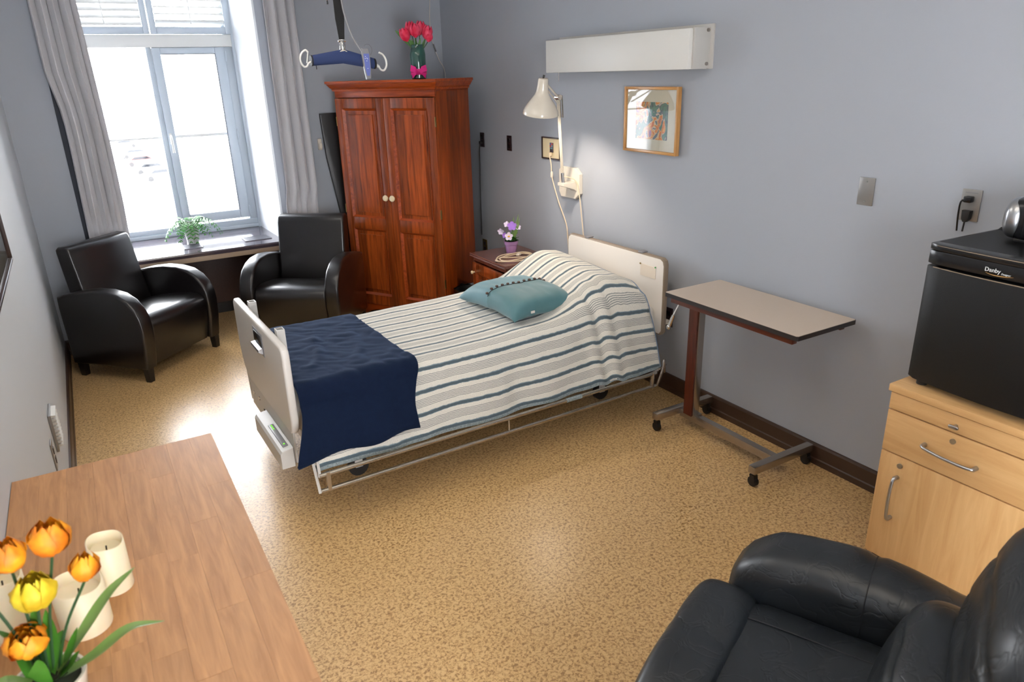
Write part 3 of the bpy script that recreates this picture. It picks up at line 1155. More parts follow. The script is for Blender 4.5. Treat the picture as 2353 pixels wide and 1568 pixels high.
for k, (ox, oz, dd) in enumerate(((-.066, .262, 0), (-.005, .285, .035), (.064, .275, 0), (-.03, .305, -.03), (.026, .305, -.03), (.082, .255, .02))):
    p = tang * ox + cdir * dd
    t2 = thing('tulip', ('crimson tulip at the left edge of the green vase on the wardrobe', 'crimson tulip facing forward at the centre of the green vase',
                         'tall crimson tulip on the right side of the green vase', 'crimson tulip behind the centre bloom of the green vase',
                         'topmost crimson tulip of the green vase on the wardrobe', 'small low crimson tulip at the far right of the green vase')[k], 'tulip', (2.385, 5.375, vz), 0, 'crimson tulips in the green vase')
    til = Matrix.Rotation(ox * 5, 3, -cdir)
    petal_cup(MB(), (p.x, p.y, oz), (.105 if k != 5 else .07), (.038 if k != 5 else .024), 6, .1, til, k).build('bloom', M['pinkpetal'], t2)
    MB().tube(smooth_path([(p.x * .1, p.y * .1, .03), (p.x * .3, p.y * .3, .17), (p.x, p.y, oz + .004)], 5), .003, 6).build('stem', M['stem'], t2)
lf = MB()
for (a, b, c) in ((-.03, -.07, .31), (-.02, -.10, .305), (.03, .07, .30), (.0, .01, .31), (-.01, -.03, .31), (.02, .035, .30)):
    if b == -.10:
        blade(lf, [tang * -.01 + Vector((0, 0, .22)), tang * -.07 + Vector((0, 0, .27)), tang * -.155 + Vector((0, 0, .345))], .020, side=Vector((0, 0, 1)))
    else:
        blade(lf, [tang * -a * .3 + Vector((0, 0, .06)), tang * -a + Vector((0, 0, .20)), tang * -b + Vector((0, 0, c - .02))], .014, side=tang)
lf.build('leaf', M['leafdk'], vs)

# ---------------------------------------------------------------- nightstand
nsx, nsy = 2.475, 4.305
ns = thing('nightstand', 'low pine nightstand with dark top beside the bed head', 'nightstand', (nsx, nsy, 0))
NW, NDp, NH = .53, .425, .605   # along y, along x
MB().box(.012, NDp, .015, .03, 0, NH - .02, .002).build('side_panel', M['pineD'], ns)
MB().box(.012, NDp, NW - .03, NW - .015, 0, NH - .02, .002).build('side_panel', M['pineD'], ns)
MB().box(NDp - .012, NDp, .03, NW - .03, .05, NH - .02).build('back_panel', M['pineD'], ns)
MB().box(.012, .028, .03, NW - .03, NH - .055, NH - .02).build('front_rail', M['pineD'], ns)
MB().box(.012, .028, .03, NW - .03, 0, .06).build('plinth', M['pineD'], ns)
MB().prism([(-.012, NH - .02), (-.006, NH - .012), (-.010, NH - .004), (-.004, NH), (NDp, NH), (NDp, NH - .02)], 0, NW, 'Y').build('tabletop', M['nightop'], ns, smooth=False)
nd = panel_door(ns, 'door', NW - .075, NH - .125, [(.065, NH - .20)], M['pine'], M['pine'], .018, .055, M['pineH'])
nd.rotation_euler = (0, 0, R(-90))
nd.location = (.010, NW - .037, .062)
MB().lathe([(.007, 0), (.007, .010), (.014, .018), (.013, .026), (.003, .030)], n=16).build('knob', M['knob'], nd, loc=(.028, -.018, NH - .20), rot=(R(90), 0, 0))

# flower pot on the nightstand
fp = thing('flower_pot', 'small lilac pot of artificial pansies on the nightstand', 'flower pot', (2.70, 4.60, NH))
MB().lathe([(.026, 0), (.030, .004), (.038, .062), (.042, .064), (.044, .085), (.040, .085), (.038, .075), (.0, .074)], n=24, cap=False).build('pot', M['potlilac'], fp)
MB().sq((0, 0, .082), (.075, .075, .03), .8, 5).build('moss', M['soil'], fp)
fp.scale = (1.22, 1.22, 1.22)
fdir = Vector((-2.7, -4.6, 0)).normalized()
ftan = Vector((-fdir.y, fdir.x, 0))


def pansy(pos, nrm, r, mat, eye, parent):
    q = nrm.to_track_quat('Z', 'Y').to_matrix()
    mb = MB()
    for k in range(5):
        a = 2 * pi * k / 5 + .3

        def fn(u, v, a=a):
            rr_ = r * v
            aa = a + (u - .5) * 1.5 * (1 - .2 * v)
            edge = 1 - .25 * (2 * u - 1) ** 2 * v
            return Vector(pos) + q @ Vector((rr_ * edge * cos(aa), rr_ * edge * sin(aa), .006 * v * v + .0006 * k))
        mb.grid(fn, 6, 3)
    fl_ = mb.build('bloom', mat, parent)
    if eye:
        MB().sq(Vector(pos) + q @ Vector((0, 0, .004)), (r * .6, r * .6, r * .3), .9, 3).build('flower_eye', M['yolk'], fl_)
    return fl_


for (tx, tz, fd, r_, mt_, eye, ny) in ((-.012, .122, .045, .026, 'palepetal', True, .2), (.008, .178, .02, .030, 'violet', False, .5), (-.058, .148, .01, .022, 'palepetal', False, -.3),
                                       (-.022, .185, 0, .020, 'palepetal', False, .6), (-.035, .125, .03, .018, 'violet', False, .2), (.045, .165, -.01, .018, 'palepetal', False, .4)):
    p = ftan * tx + fdir * fd + Vector((0, 0, tz))
    nn = (fdir + Vector((0, 0, ny)) + ftan * tx * 6).normalized()
    pansy(p, nn, r_, M[mt_], eye, fp)
fo = MB()
rnd = random.Random(3)
for k in range(26):
    a = rnd.uniform(0, 2 * pi)
    el = rnd.uniform(.3, 1.2)
    L_ = rnd.uniform(.04, .075)
    d_ = Vector((cos(a) * cos(el), sin(a) * cos(el), sin(el)))
    s0 = Vector((cos(a) * .01, sin(a) * .01, .082))
    blade(fo, [s0, s0 + d_ * L_ * .6, s0 + d_ * L_ + Vector((0, 0, -.012))], .011)
fo.build('foliage', M['leaf'], fp)
fo = MB()
for (tx, top) in ((.020, .235), (.050, .250), (.058, .225), (.035, .215)):
    b0 = ftan * tx * .3 + Vector((0, 0, .08))
    blade(fo, [b0, b0 + ftan * tx * .4 + Vector((0, 0, (top - .08) * .5)), ftan * tx + Vector((0, 0, top))], .0045, side=ftan)
fo.build('grass_blade', M['leaflt'], fp)

# cream extension cord coiled on the nightstand
pts = []
cx_, cy_ = 2.64, 4.455
for k in range(0, 100):
    a = k / 100 * 2 * pi * 3.3 + .4
    rx = .150 + .018 * sin(a * .37 + 1)
    ry = .085 + .016 * sin(a * .53)
    ca, sa_ = cos(R(18)), sin(R(18))
    ex, ey = rx * cos(a), ry * sin(a)
    pts.append((cx_ + ex * ca - ey * sa_ * .9, cy_ + ex * sa_ * .75 + ey * ca, NH + .006 + .010 * (k / 100) + .004 * (1 + sin(a * 2.3))))
ex_ = smooth_path([pts[-1], (2.74, 4.40, NH + .012), (2.80, 4.36, NH + .008), (2.88, 4.33, NH + .006), (2.90, 4.295, NH - .02), (2.90, 4.28, .35)], 5)
ec = thing('extension_cord', 'cream extension cord coiled on the nightstand top', 'cord', (cx_, cy_, NH))
MB().tube([(p[0] - cx_, p[1] - cy_, p[2] - NH) for p in pts + [tuple(v) for v in ex_[1:]]], .0042, 7).build('cable', M['cord'], ec)
MB().sq((.050, .022, .024), (.05, .028, .018), .5, 4, mat=Matrix.Rotation(R(35), 3, 'Z')).build('cord_switch', M['cream_pl'], ec)

# wastebasket
wbk = thing('wastebasket', 'small black bin lined with a black bag between wardrobe and nightstand', 'bin', (2.512, 4.962, 0))
MB().lathe([(.085, 0), (.088, .004), (.108, .27), (.112, .275), (.108, .28), (.104, .27), (.083, .01), (0, .01)], n=28, cap=False).build('bin_body', M['rubber'], wbk)
bgm = MB()


def bagf(u, v):
    a = 2 * pi * u
    n_ = noise.noise(Vector((cos(a) * 3, sin(a) * 3, v * 5)))
    if v < .5:
        rr_ = .110 + .010 * v * 2 + .012 * n_
        z = .17 + .12 * v * 2 + .01 * n_
    else:
        k = (v - .5) * 2
        rr_ = .120 - .035 * k + .018 * n_
        z = .29 - .11 * k + .012 * n_
    return Vector((rr_ * cos(a), rr_ * sin(a), z))


bgm.grid(bagf, 44, 12)
bgm.build('bin_bag', M['binbag'], wbk)

# ---------------------------------------------------------------- hospital bed
BR = R(1.2)
bed = thing('hospital_bed', 'adjustable hospital bed with cream headboard and grey footboard', 'bed', (.60, 3.445, 0), BR)
BL = 2.20
# footboard (panel with rounded top, handle recess) at local x 0
hwid = .47
fbp = [(-.36, .40), (-.425, .44), (-.455, .50), (-hwid, .56), (-hwid, .78), (-.462, .805), (-.44, .82), (.44, .82), (.462, .805), (hwid, .78), (hwid, .47), (.455, .415), (.43, .395)]
fbp = [(-y, z) for y, z in fbp]
MB().prism(fbp, -.018, .018, 'X', .010, 3).build('footboard', M['bedgrey'], bed, ang=35)
fb = bed.children[0]
hr = MB()
hr.box(-.0205, -.018, -.135, .045, .672, .785, .001)
hr.build('handle_plate', M['greypl'], fb)
MB().box(-.0225, -.0205, -.115, .025, .715, .772, .0008).build('handle_recess', M['blackgl'], fb)
MB().prism([(-.0205, .682), (-.042, .696), (-.040, .708), (-.0205, .712)], -.118, .028, 'Y').build('handle', M['silver'], fb, smooth=False)
MB().prism([(.36, .40), (.38, .24), (-.36, .22), (-.44, .25), (-.44, .42)], -.012, -.004, 'X', .002).build('lower_plate', M['bedmetal'], bed, smooth=False)
for (y, z) in ((.30, .33), (.18, .34), (.10, .30), (-.02, .31), (-.13, .28), (-.25, .30), (-.33, .25), (-.38, .30)):
    MB().tube([(-.0135, y, z), (-.018, y, z)], .011, 10).build('bolt', M['steel'] if y != .10 else M['blackgl'], bed)
# sockets
for y in (.26, -.26):
    sk = MB()
    for (a, b, c, d) in ((.020, .024, -.022, .022), (.052, .056, -.022, .022), (.024, .052, -.022, -.018), (.024, .052, .018, .022)):
        sk.box(a, b, y + c, y + d, .38, .84)
    sk.build('post_socket', M['bedmetal'], bed)
# control box at the foot
cb = MB().prism([(-.075, .225), (-.075, .300), (-.066, .312), (-.014, .322), (-.014, .225)], -.42, .06, 'Y', .003).build('control_box', M['bedmetal'], bed, smooth=False)
MB().box(-.052, -.026, -.38, -.12, .314, .322, .002).build('control_panel', M['greypl'], cb)
for y in (-.14, -.16, -.18, -.36):
    MB().sq((-.040, y, .322), (.008, .008, .008), .9, 3).build('indicator_light', M['led'], cb)
# headboard
hbp = [(-.455, .40), (-hwid, .42), (-hwid, .83), (-.462, .855), (-.44, .868), (.44, .868), (.462, .855), (hwid, .83), (hwid, .42), (.455, .40)]
hb = MB().prism(hbp, BL - .016, BL + .016, 'X', .004, 2).build('headboard', M['bededge'], bed, ang=35)
MB().prism([(y * .982, .634 + (z - .634) * .965) for y, z in hbp], BL - .0185, BL - .014, 'X', .001).build('headboard_face', M['bedcream'], hb, smooth=False)
MB().box(BL - .0215, BL - .0185, -.40, -.27, .735, .805).build('paper_note', M['note'], hb, smooth=False)
for y in (-.40, -.27):
    MB().lathe([(.005, 0), (.005, .004)], n=8).build('push_pin', M['pin_green'] if y < -.3 else M['brass'], hb, loc=(BL - .0215, y + .0, .806), rot=(0, R(-90), 0))
for y in (.26, -.26):
    MB().box(BL - .02, BL + .025, y - .02, y + .02, .868, .876, .002).build('bracket_cap', M['greypl'], hb)
MB().tube([(BL, -.30, .42), (BL, -.30, .20)], .018, 8).build('head_post', M['bedmetal'], bed)
MB().tube([(BL, .30, .42), (BL, .30, .20)], .018, 8).build('head_post', M['bedmetal'], bed)
# undercarriage
uc = MB()
uc.box(.05, BL - .05, -.36, -.32, .30, .36)
uc.box(.05, BL - .05, .32, .36, .30, .36)
for x in (.08, .75, 1.45, BL - .1):
    uc.box(x - .02, x + .02, -.36, .36, .29, .33)
uc.box(.30, 1.9, -.30, -.26, .12, .16)
uc.box(.30, 1.9, .26, .30, .12, .16)
uc.box(.30, .34, -.30, .30, .12, .16)
uc.box(1.86, 1.9, -.30, .30, .12, .16)
for x in (.42, 1.75):
    for y in (-.22, .22):
        uc.tube([(x, y, .14), (x + .22 * (1 if x < 1 else -1), y, .31)], .014, 8)
uc.build('undercarriage', M['steel'], bed)
MB().tube([(.5, 0, .20), (1.3, 0, .27)], .035, 12).build('lift_motor', M['rubber'], bed)
for x in (.32, 1.88):
    for y in (-.28, .28):
        cs = MB()
        cs.tube([(x - .0, y - .014, .052), (x, y + .014, .052)], .052, 16)
        cw = cs.build('caster', M['rubber'], bed)
        MB().box(x - .02, x + .02, y - .022, y + .022, .05, .12, .003).build('caster_fork', M['bedmetal'], cw)
# side rails (folded down)
for s_ in (-1, 1):
    ry = s_ * .612
    rl = MB()
    for z in (.250, .172):
        rl.tube([(.035, ry, z), (BL - .18, ry, z)], .0105, 10)
    for x in (.075, 1.02, BL - .21):
        rl.tube([(x, ry, .258), (x, ry, .166)], .012 if x != 1.02 else .005, 8)
    rr0 = rl.build('side_rail', M['bedrail'], bed)
    MB().tube([(.02, ry * .94, .36), (.030, ry, .165)], .007, 6).build('rail_link', M['bedmetal'], rr0)
    MB().tube([(.045, ry * .94, .36), (.038, ry, .245)], .007, 6).build('rail_link', M['bedmetal'], rr0)
    lk = MB()
    lk.tube(smooth_path([(BL - .10, ry * .93, .20), (BL - .17, ry, .17), (BL - .13, ry * 1.0, .26), (BL - .11, ry * .98, .31), (BL - .08, ry * .94, .22)], 5), .008, 8)
    lk.tube([(BL - .22, ry, .25), (BL - .08, ry * .95, .27)], .008, 8)
    lk.build('rail_link', M['steel'], rr0)
    if s_ < 0:
        MB().tube([(1.38, ry, .250), (1.48, ry, .250)], .0125, 10).build('rail_sleeve', M['hem'], rr0)
# mattress
MB().box(.03, BL - .03, -.445, .445, .36, .585, .05, 4).build('mattress', M['sheet'], bed)

# the bed frame of reference for things lying on it
def bed_pt(x, y, z):
    return Matrix.Translation((.60, 3.445, 0)) @ Matrix.Rotation(BR, 4, 'Z') @ Vector((x, y, z))


def smst(a, b, x):
    t = max(0, min(1, (x - a) / (b - a)))
    return t * t * (3 - 2 * t)


def pillow_h(x, y):
    """height of the hidden pillow and raised head part above the mattress"""
    k = smst(1.40, 1.88, x) * (1 - .35 * smst(1.95, 2.12, x))
    side = 1 - smst(.30, .50, abs(y)) * .85
    return .185 * k * side * (1 + .10 * sin(y * 5)) + .02 * smst(.9, 1.6, x) * (1 - smst(1.8, 2.0, x))


# pillow under the quilt
plw = thing('bed_pillow', 'white bed pillow tucked under the quilt against the headboard', 'pillow', tuple(bed_pt(1.93, 0, .585)), BR)
MB().sq((0, 0, .075), (.40, .72, .145), .75, 14).build('pillow_cover', M['sheet'], plw)


def drape(x, v, top_off, hang_n, hang_f, out, seed, wr=1.0, z0=.600):
    """v = signed arc position across the bed (m), negative = near side"""
    e = .455
    r_ = .055
    arc = r_ * pi / 2
    s_ = -1 if v < 0 else 1
    a = abs(v)
    flat = e - r_
    n1 = noise.noise(Vector((x * 3.1 + seed, v * 2.3, seed)))
    n2 = noise.noise(Vector((x * 9 + seed, v * 4, 3.1 + seed)))
    ph = pillow_h(x, v if a < e else s_ * e)
    if a <= flat:
        y, z = v, z0 + top_off + ph + wr * (.006 * n1 + .003 * n2)
    elif a <= flat + arc:
        t = (a - flat) / r_
        y = s_ * (flat + (r_ + top_off) * sin(t))
        z = z0 - r_ + (r_ + top_off) * cos(t) + ph * (1 - .4 * t / (pi / 2)) + wr * .005 * n1
        y += 0
    else:
        k = a - flat - arc
        y = s_ * (e + top_off + out * min(1, k / .3) ** .8 + wr * (.010 * sin(x * 16 + seed * 3 + 2.0 * n1) * min(1, k / .2) + .008 * n2))
        z = z0 - r_ - k + ph * .6 * max(0, 1 - k / .45)
    return Vector((x, y, z))


# quilt
qt = thing('quilt', 'white quilt with slate blue stripes spread over the bed', 'quilt', (.60, 3.445, 0), BR)
NEAR, FAR = -.400 - .086 - .296, .405 + .085 + .30


def quilt_fn(u, v):
    x = .035 + (2.07 - .035) * u
    vv = NEAR + (FAR - NEAR) * v
    hem = .012 * noise.noise(Vector((x * 4, 0, 9)))
    if v < .02:
        vv -= hem
    p = drape(x, vv, 0.0, 0, 0, .110, 1.7)
    # gathered folds at the foot of the pillow
    g = math.exp(-((x - 1.72) / .10) ** 2) * smst(-.15, -.40, p.y) if p.y < 0 else 0
    p.z += .012 * g * sin(x * 55)
    p.y += .012 * g * cos(x * 48)
    if p.y < -.4:
        p.y -= .02 * smst(1.5, 2.0, x)
    return p


q_o = MB().grid(quilt_fn, 150, 130, lambda u, v: (u * 2.0, NEAR + (FAR - NEAR) * v + .965)).build('quilt_cloth', M['quilt'], qt, ang=180)
md = q_o.modifiers.new('s', 'SOLIDIFY')
md.thickness = .008
md.offset = 1
tr_ = MB()
edge = [quilt_fn(1.0, j / 80) for j in range(81)]
tr_.tube([p + Vector((.0, 0, .003)) for p in edge], .007, 6, flat=1.6)
tr_.build('head_binding', M['trimblue'], qt)
hm = MB()


def hemf(u, v):
    p = quilt_fn(u, 0.0)
    q = quilt_fn(u, 0.010)
    d = p.lerp(q, v)
    return d + Vector((0, -.010, -.002))


hm.grid(hemf, 120, 2)
hm.build('hem_band', M['hem'], qt)

# navy blanket
nb = thing('throw_blanket', 'navy blue plush blanket folded over the foot of the bed', 'blanket', (.60, 3.445, 0), BR)
BN, BF = -.400 - .086 - .212, .405 + .085 + .05


def navy_fn(u, v):
    vv = BN + (BF - BN) * v
    x0 = .026
    x1 = .595 - .055 * smst(-.42, -.62, vv) + .015 * math.exp(-((vv + .42) / .08) ** 2)
    x = x0 + (x1 - x0) * u
    hang = smst(-.50, -.75, vv)
    vv2 = vv - hang * (.022 * (1 - u) ** 2 - .008 * sin(u * 9))
    p = drape(x, vv2, .014, 0, 0, .118, 4.2, 1.6)
    k = smst(.32, .10, abs(p.y + .05)) if p.z > .58 else 0
    # diagonal creases on top
    q = x * .9 - p.y * .55
    p.z += .015 * k * (max(0, sin(q * 34 + 2.0 * sin(p.y * 7))) ** 3) * (.4 + noise.noise(Vector((x * 4, p.y * 4, 8))) ** 2 * 4)
    if p.z > .58:
        p.z += .010 * abs(noise.noise(Vector((x * 11 + p.y * 6, p.y * 14, 2))))
    p.x -= .085 * hang * (1 - u)
    p.y -= .012 * hang * (1 + sin(x * 21 + 1)) + .018
    p.z += .004
    return p


n_o = MB().grid(navy_fn, 90, 110).build('blanket_cloth', M['navy'], nb, ang=180)
md = n_o.modifiers.new('s', 'SOLIDIFY')
md.thickness = .010
md.offset = 1
he = [navy_fn(j / 30, 0) + Vector((0, -.004, .0)) for j in range(31)]
MB().tube(he, .008, 6).build('blanket_hem', M['navy'], nb)

# teal cushion
cu = thing('cushion', 'teal silk cushion with a row of brown beads, lying on the quilt', 'cushion', (2.045, 3.425, .606), R(5))
tlt = Matrix.Rotation(R(-5), 3, 'Y')


def cush(half):
    """one half of the pillow; local y<0 is the greener near half"""
    mb = MB()

    def fn(u, v, sgn):
        a, b = 2 * u - 1, 2 * v - 1
        # pinched corners
        pin = 1 - .10 * (1 - a * a) * 0 - .085 * (1 - abs(a) ** 3) * abs(b) ** 6
        pin2 = 1 - .085 * (1 - abs(b) ** 3) * abs(a) ** 6
        x = a * .235 * pin2
        y = b * .29 * pin
        th = .078 * ((1 - a ** 4) * (1 - b ** 4)) ** .55
        th += .004 * noise.noise(Vector((a * 3, b * 3, 1))) * (th > .01)
        z = .075 + sgn * th * (1 if sgn > 0 else .80)
        z += .022 * max(0, a) ** 2 - .010 * a - .042 * (a * b) ** 2 + .003 * noise.noise(Vector((a * 7, b * 2, 4)))
        return Vector((x, y, z))
    v0, v1 = ((0, .5) if half < 0 else (.5, 1))
    for sg in (1, -1):
        mb.grid(lambda u, v: fn(u, v0 + (v1 - v0) * v, sg), 36, 18)
    bmesh.ops.remove_doubles(mb.bm, verts=mb.bm.verts[:], dist=.0005)
    return mb, fn


mb_, cfn = cush(-1)
mb_.build('cushion_cover', M['teal2'], cu, ang=180)
mb_, cfn = cush(1)
mb_.build('cushion_flap', M['teal'], cu, ang=180)
seam = [cfn(i / 40, .5, 1) + Vector((0, 0, .001)) for i in range(1, 40)]
MB().tube(seam, .0022, 6).build('seam', M['piping'], cu)
for k in range(12):
    p = cfn(.05 + .9 * k / 11, .515, 1)
    MB().sq((0, 0, 0), (.017, .017, .013), .8, 3).build('bead_button', M['button'], cu, loc=p + Vector((0, .005, .004)))
MB().box(-.012, .012, -.006, .0, -.002, .010).build('cloth_tag', M['sheet'], cu, loc=(-.10, -.272, .066))

# ---------------------------------------------------------------- wall fixtures on the right wall
lf_ = thing('over_bed_light', 'long white metal box light on the wall above the bed', 'wall light', (XR, 3.56, 1.885))
MB().box(-.142, -.002, -.655, .655, 0, .195, .004).build('housing', M['white'], lf_)
MB().box(-.120, -.008, -.669, -.656, .004, .198, .002).build('end_cap', M['bedmetal'], lf_)
MB().box(-.010, .0, -.690, .69, .0, .215, .001).build('back_plate', M['bedmetal'], lf_)
for z in (.025, .185):
    MB().tube([(-.030, -.669, z), (-.030, -.676, z)], .009, 10).build('screw', M['steel'], lf_)
MB().tube([(-.10, .57, 0), (-.10, .57, -.055)], .0015, 5).build('pull_chain', M['steel'], lf_)

pf = thing('framed_print', 'oak-framed watercolour of flowers on the wall above the overbed table', 'picture', (XR - .008, 3.305, 1.615), R(-1.6))
hwf, hhf = .237, .183
for y0_ in (-hwf, hwf - .016):
    MB().box(-.028, -.002, y0_, y0_ + .016, -hhf, hhf, .002).build('frame_stile', M['oakframe'], pf, ang=30)
for z0_ in (-hhf, hhf - .016):
    MB().box(-.028, -.002, -hwf + .016, hwf - .016, z0_, z0_ + .016, .002).build('frame_rail', M['oakframeH'], pf, ang=30)
MB().box(-.014, -.002, -hwf + .014, hwf - .014, -hhf + .014, hhf - .014).build('mount', M['mat'], pf)
MB().box(-.0155, -.0138, -.145, .135, -.105, .100).build('print', M['art'], pf)
MB().box(-.0195, -.0185, -hwf + .014, hwf - .014, -hhf + .014, hhf - .014).build('glazing', M['picglass'], pf)

# blank switch plate
sp_ = thing('switch_plate', 'blank brushed metal wall plate between the picture and the fridge outlet', 'wall plate', (XR, 1.92, 1.372))
MB().box(-.006, 0, -.037, .037, -.059, .059, .002).build('plate', M['stainless'], sp_)
for z in (-.042, .042):
    MB().tube([(-.006, 0, z), (-.0072, 0, z)], .0035, 8).build('screw', M['silver'], sp_)

# outlet near the fridge with two plugs
op = thing('wall_outlet', 'brushed metal outlet with two black plugs above the fridge', 'outlet', (XR, 1.482, 1.372))
MB().box(-.006, 0, -.037, .037, -.060, .060, .002).build('plate', M['stainless'], op)
MB().box(-.0065, -.0058, -.022, .024, .046, .0485).build('plate_marking', M['greypl'], op)
pl = MB()
pl.box(-.034, -.006, -.014, .016, .012, .036, .005)
pl.tube(smooth_path([(-.03, .016, .022), (-.034, .022, .008), (-.030, .024, -.04), (-.020, .024, -.10)], 5), .0035, 6)
pl.build('plug', M['blackgl'], op)
pl = MB()
pl.prism([(-.018, -.018), (.014, -.018), (.012, -.050), (.004, -.062), (-.006, -.062), (-.016, -.050)], -.032, -.006, 'X', .004)
pl.tube([(-.018, .002, -.055), (-.018, .004, -.10)], .0035, 6)
pl.build('plug', M['rubber'], op)

# dark outlets towards the wardrobe
for k, (y, lab) in enumerate(((5.385, 'dark wall outlet beside the wardrobe with a black cord plugged in'), (4.95, 'dark blank wall outlet between the wardrobe and the framed call plate'))):
    o_ = thing('wall_outlet', lab, 'outlet', (XR, y, 1.382))
    MB().box(-.006, 0, -.034, .034, -.057, .057, .002).build('plate', M['outletblk'], o_)
    for z in (-.022, .022):
        MB().box(-.009, -.006, -.015, .015, z - .014, z + .014, .002).build('socket', M['blackgl'], o_)
    if k == 0:
        pc = MB()
        pc.box(-.032, -.009, -.012, .012, -.034, -.010, .004)
        pc.tube(smooth_path([(-.026, .004, -.03), (-.028, .014, -.10), (-.020, .03, -.25), (-.014, .05, -.42), (-.012, .06, -.80)], 6), .004, 6)
        pc.build('plug', M['blackcord'], o_)
lo = thing('wall_outlet', 'ivory low wall outlet behind the nightstand corner', 'outlet', (XR, 5.41, .49))
MB().box(-.006, 0, -.036, .036, -.058, .058, .002).build('plate', M['brass'], lo)
for z in (-.022, .022):
    MB().box(-.008, -.006, -.015, .015, z - .014, z + .014, .002).build('socket', M['outletblk'], lo)
bo_ = thing('wall_outlet', 'black wall outlet at the side of the headboard with a white plug', 'outlet', (XR, 3.10, .475))
MB().box(-.006, 0, -.037, .037, -.06, .06, .002).build('plate', M['outletblk'], bo_)
MB().box(-.008, -.006, -.015, .015, .008, .036, .002).build('socket', M['blackgl'], bo_)
pw = MB()
pw.box(-.034, -.006, -.014, .014, -.042, -.014, .004)
pw.tube(smooth_path([(-.03, .01, -.03), (-.035, .04, -.05), (-.03, .08, -.10)], 5), .004, 6)
pw.build('plug', M['cream_pl'], bo_)

# call plate with cords
cp_ = thing('call_plate', 'cream call plate in a dark frame with a plugged cord, left of the lamp arm', 'wall plate', (XR, 4.36, 1.385))
f = MB()
f.box(-.016, 0, -.115, -.107, -.075, .075, .001)
f.box(-.016, 0, .107, .115, -.075, .075, .001)
f.box(-.016, 0, -.107, .107, -.075, -.067, .001)
f.box(-.016, 0, -.107, .107, .067, .075, .001)
f.build('frame', M['darkframe'], cp_)
MB().box(-.008, 0, -.108, .108, -.068, .068).build('plate', M['creamplate'], cp_)
kp = MB()
kp.box(-.013, -.008, -.028, .012, -.028, .038, .001)
kb = kp.build('keypad', M['outletblk'], cp_)
for i in range(2):
    for j in range(3):
        MB().box(-.0145, -.013, -.024 + i * .019, -.009 + i * .019, -.004 + j * .014, .006 + j * .014).build('key', (M['handset'], M['trimblue'], M['carr'])[(i + j) % 3] if j else M['teal'], kb)
pl = MB()
pl.box(-.034, -.013, -.018, .004, -.052, -.026, .004)
pl.tube(smooth_path([(-.03, -.008, -.045), (-.03, -.03, -.11), (-.035, -.05, -.20), (-.034, -.13, -.36), (-.030, -.215, -.50), (-.030, -.235, -.60), (-.028, -.25, -.75)], 6), .0042, 6)
pl.build('plug_cord', M['cord'], cp_)
MB().lathe([(.008, -.02), (.010, -.014), (.010, .012), (.006, .02)], n=12).build('cord_connector', M['cream_pl'], cp_, loc=(-.035, -.045, -.175))

# wall lamp
wl = thing('swing_arm_lamp', 'ivory swing-arm lamp clamped to the wall, lit above the pillow', 'lamp', (XR, 4.02, 1.17))
hx = [(-.115, -.060), (-.115, .070), (-.065, .108), (.100, .108), (.125, .08), (.125, -.065), (.100, -.100), (-.065, -.100)]
hx = [(y + .088, z) for y, z in hx]
MB().prism([(y, z) for y, z in hx], -.030, 0, 'X', .004).build('wall_bracket', M['ivory'], wl, smooth=False)
cl_ = MB()
cl_.prism([(-.14, .02), (-.03, .02), (-.03, -.045), (-.05, -.030), (-.12, -.008), (-.14, 0)], .0, .07, 'Y', .003)
cl_.build('bracket_arm', M['ivory'], wl, smooth=False)


def lam(p):
    return Vector(p) - Vector((XR, 4.02, 1.17))


A0 = lam((2.795, 4.055, 1.255))
A1 = lam((2.62, 3.845, 1.745))
HB = lam((2.46, 3.745, 1.835))
MB().tube([lam((2.80, 4.055, 1.19)), A0], .012, 10).build('arm_pivot', M['silver'], wl)
aL = MB()
aL.tube([A0 + Vector((0, .008, 0)), A1 + Vector((0, .008, 0))], .0065, 8)
aL.tube([A0 - Vector((0, .008, 0)), A1 - Vector((0, .008, 0))], .0045, 8)
aL.build('lower_arm', M['ivory'], wl)
aU = MB()
aU.tube([A1, HB], .007, 8)
aU.tube([A1 + Vector((.01, 0, -.05)), HB + Vector((.01, 0, -.035))], .004, 8)
aU.build('upper_arm', M['ivory'], wl)
MB().tube([A1 + Vector((.0, -.02, 0)), A1 + Vector((0, .02, 0))], .016, 12).build('elbow_joint', M['steel'], wl)
for k in range(2):
    off = Vector((.02, .012 * (1 if k else -1), 0))
    MB().tube([A1 + off + Vector((0, 0, .01)), A1 + (A0 - A1) * .25 + off], .004, 6).build('spring', M['steel'], wl)
# shade, axis tilted a little
ax = (lam((2.452, 3.735, 1.862)) - lam((2.455, 3.775, 1.655)))
qm = ax.to_track_quat('Z', 'Y').to_matrix().to_4x4()
base = lam((2.455, 3.79, 1.655))
sh = MB()
sh.lathe([(.107, 0), (.108, .003), (.104, .022), (.092, .045), (.074, .072), (.056, .095), (.043, .115), (.036, .135), (.032, .165), (.030, .200), (.026, .206), (.010, .208), (.010, .204), (.025, .200), (.028, .165), (.033, .135), (.052, .095), (.070, .072), (.088, .045), (.100, .022), (.105, .003), (.107, 0)], n=40, cap=False)
so = sh.build('lamp_shade', M['ivory'], wl, loc=base)
so.rotation_euler = qm.to_euler()
MB().lathe([(.016, .12), (.02, .11), (.028, .085), (.029, .07), (.02, .05), (.006, .042)], n=16).build('bulb', pmat('warm_bulb', (255, 240, 214), .4, emit=(255, 226, 180), es=18), so)
MB().tube([(0, 0, .205), (0.004, 0, .225)], .006, 8).build('lamp_switch', M['rubber'], so)
cdl = MB()
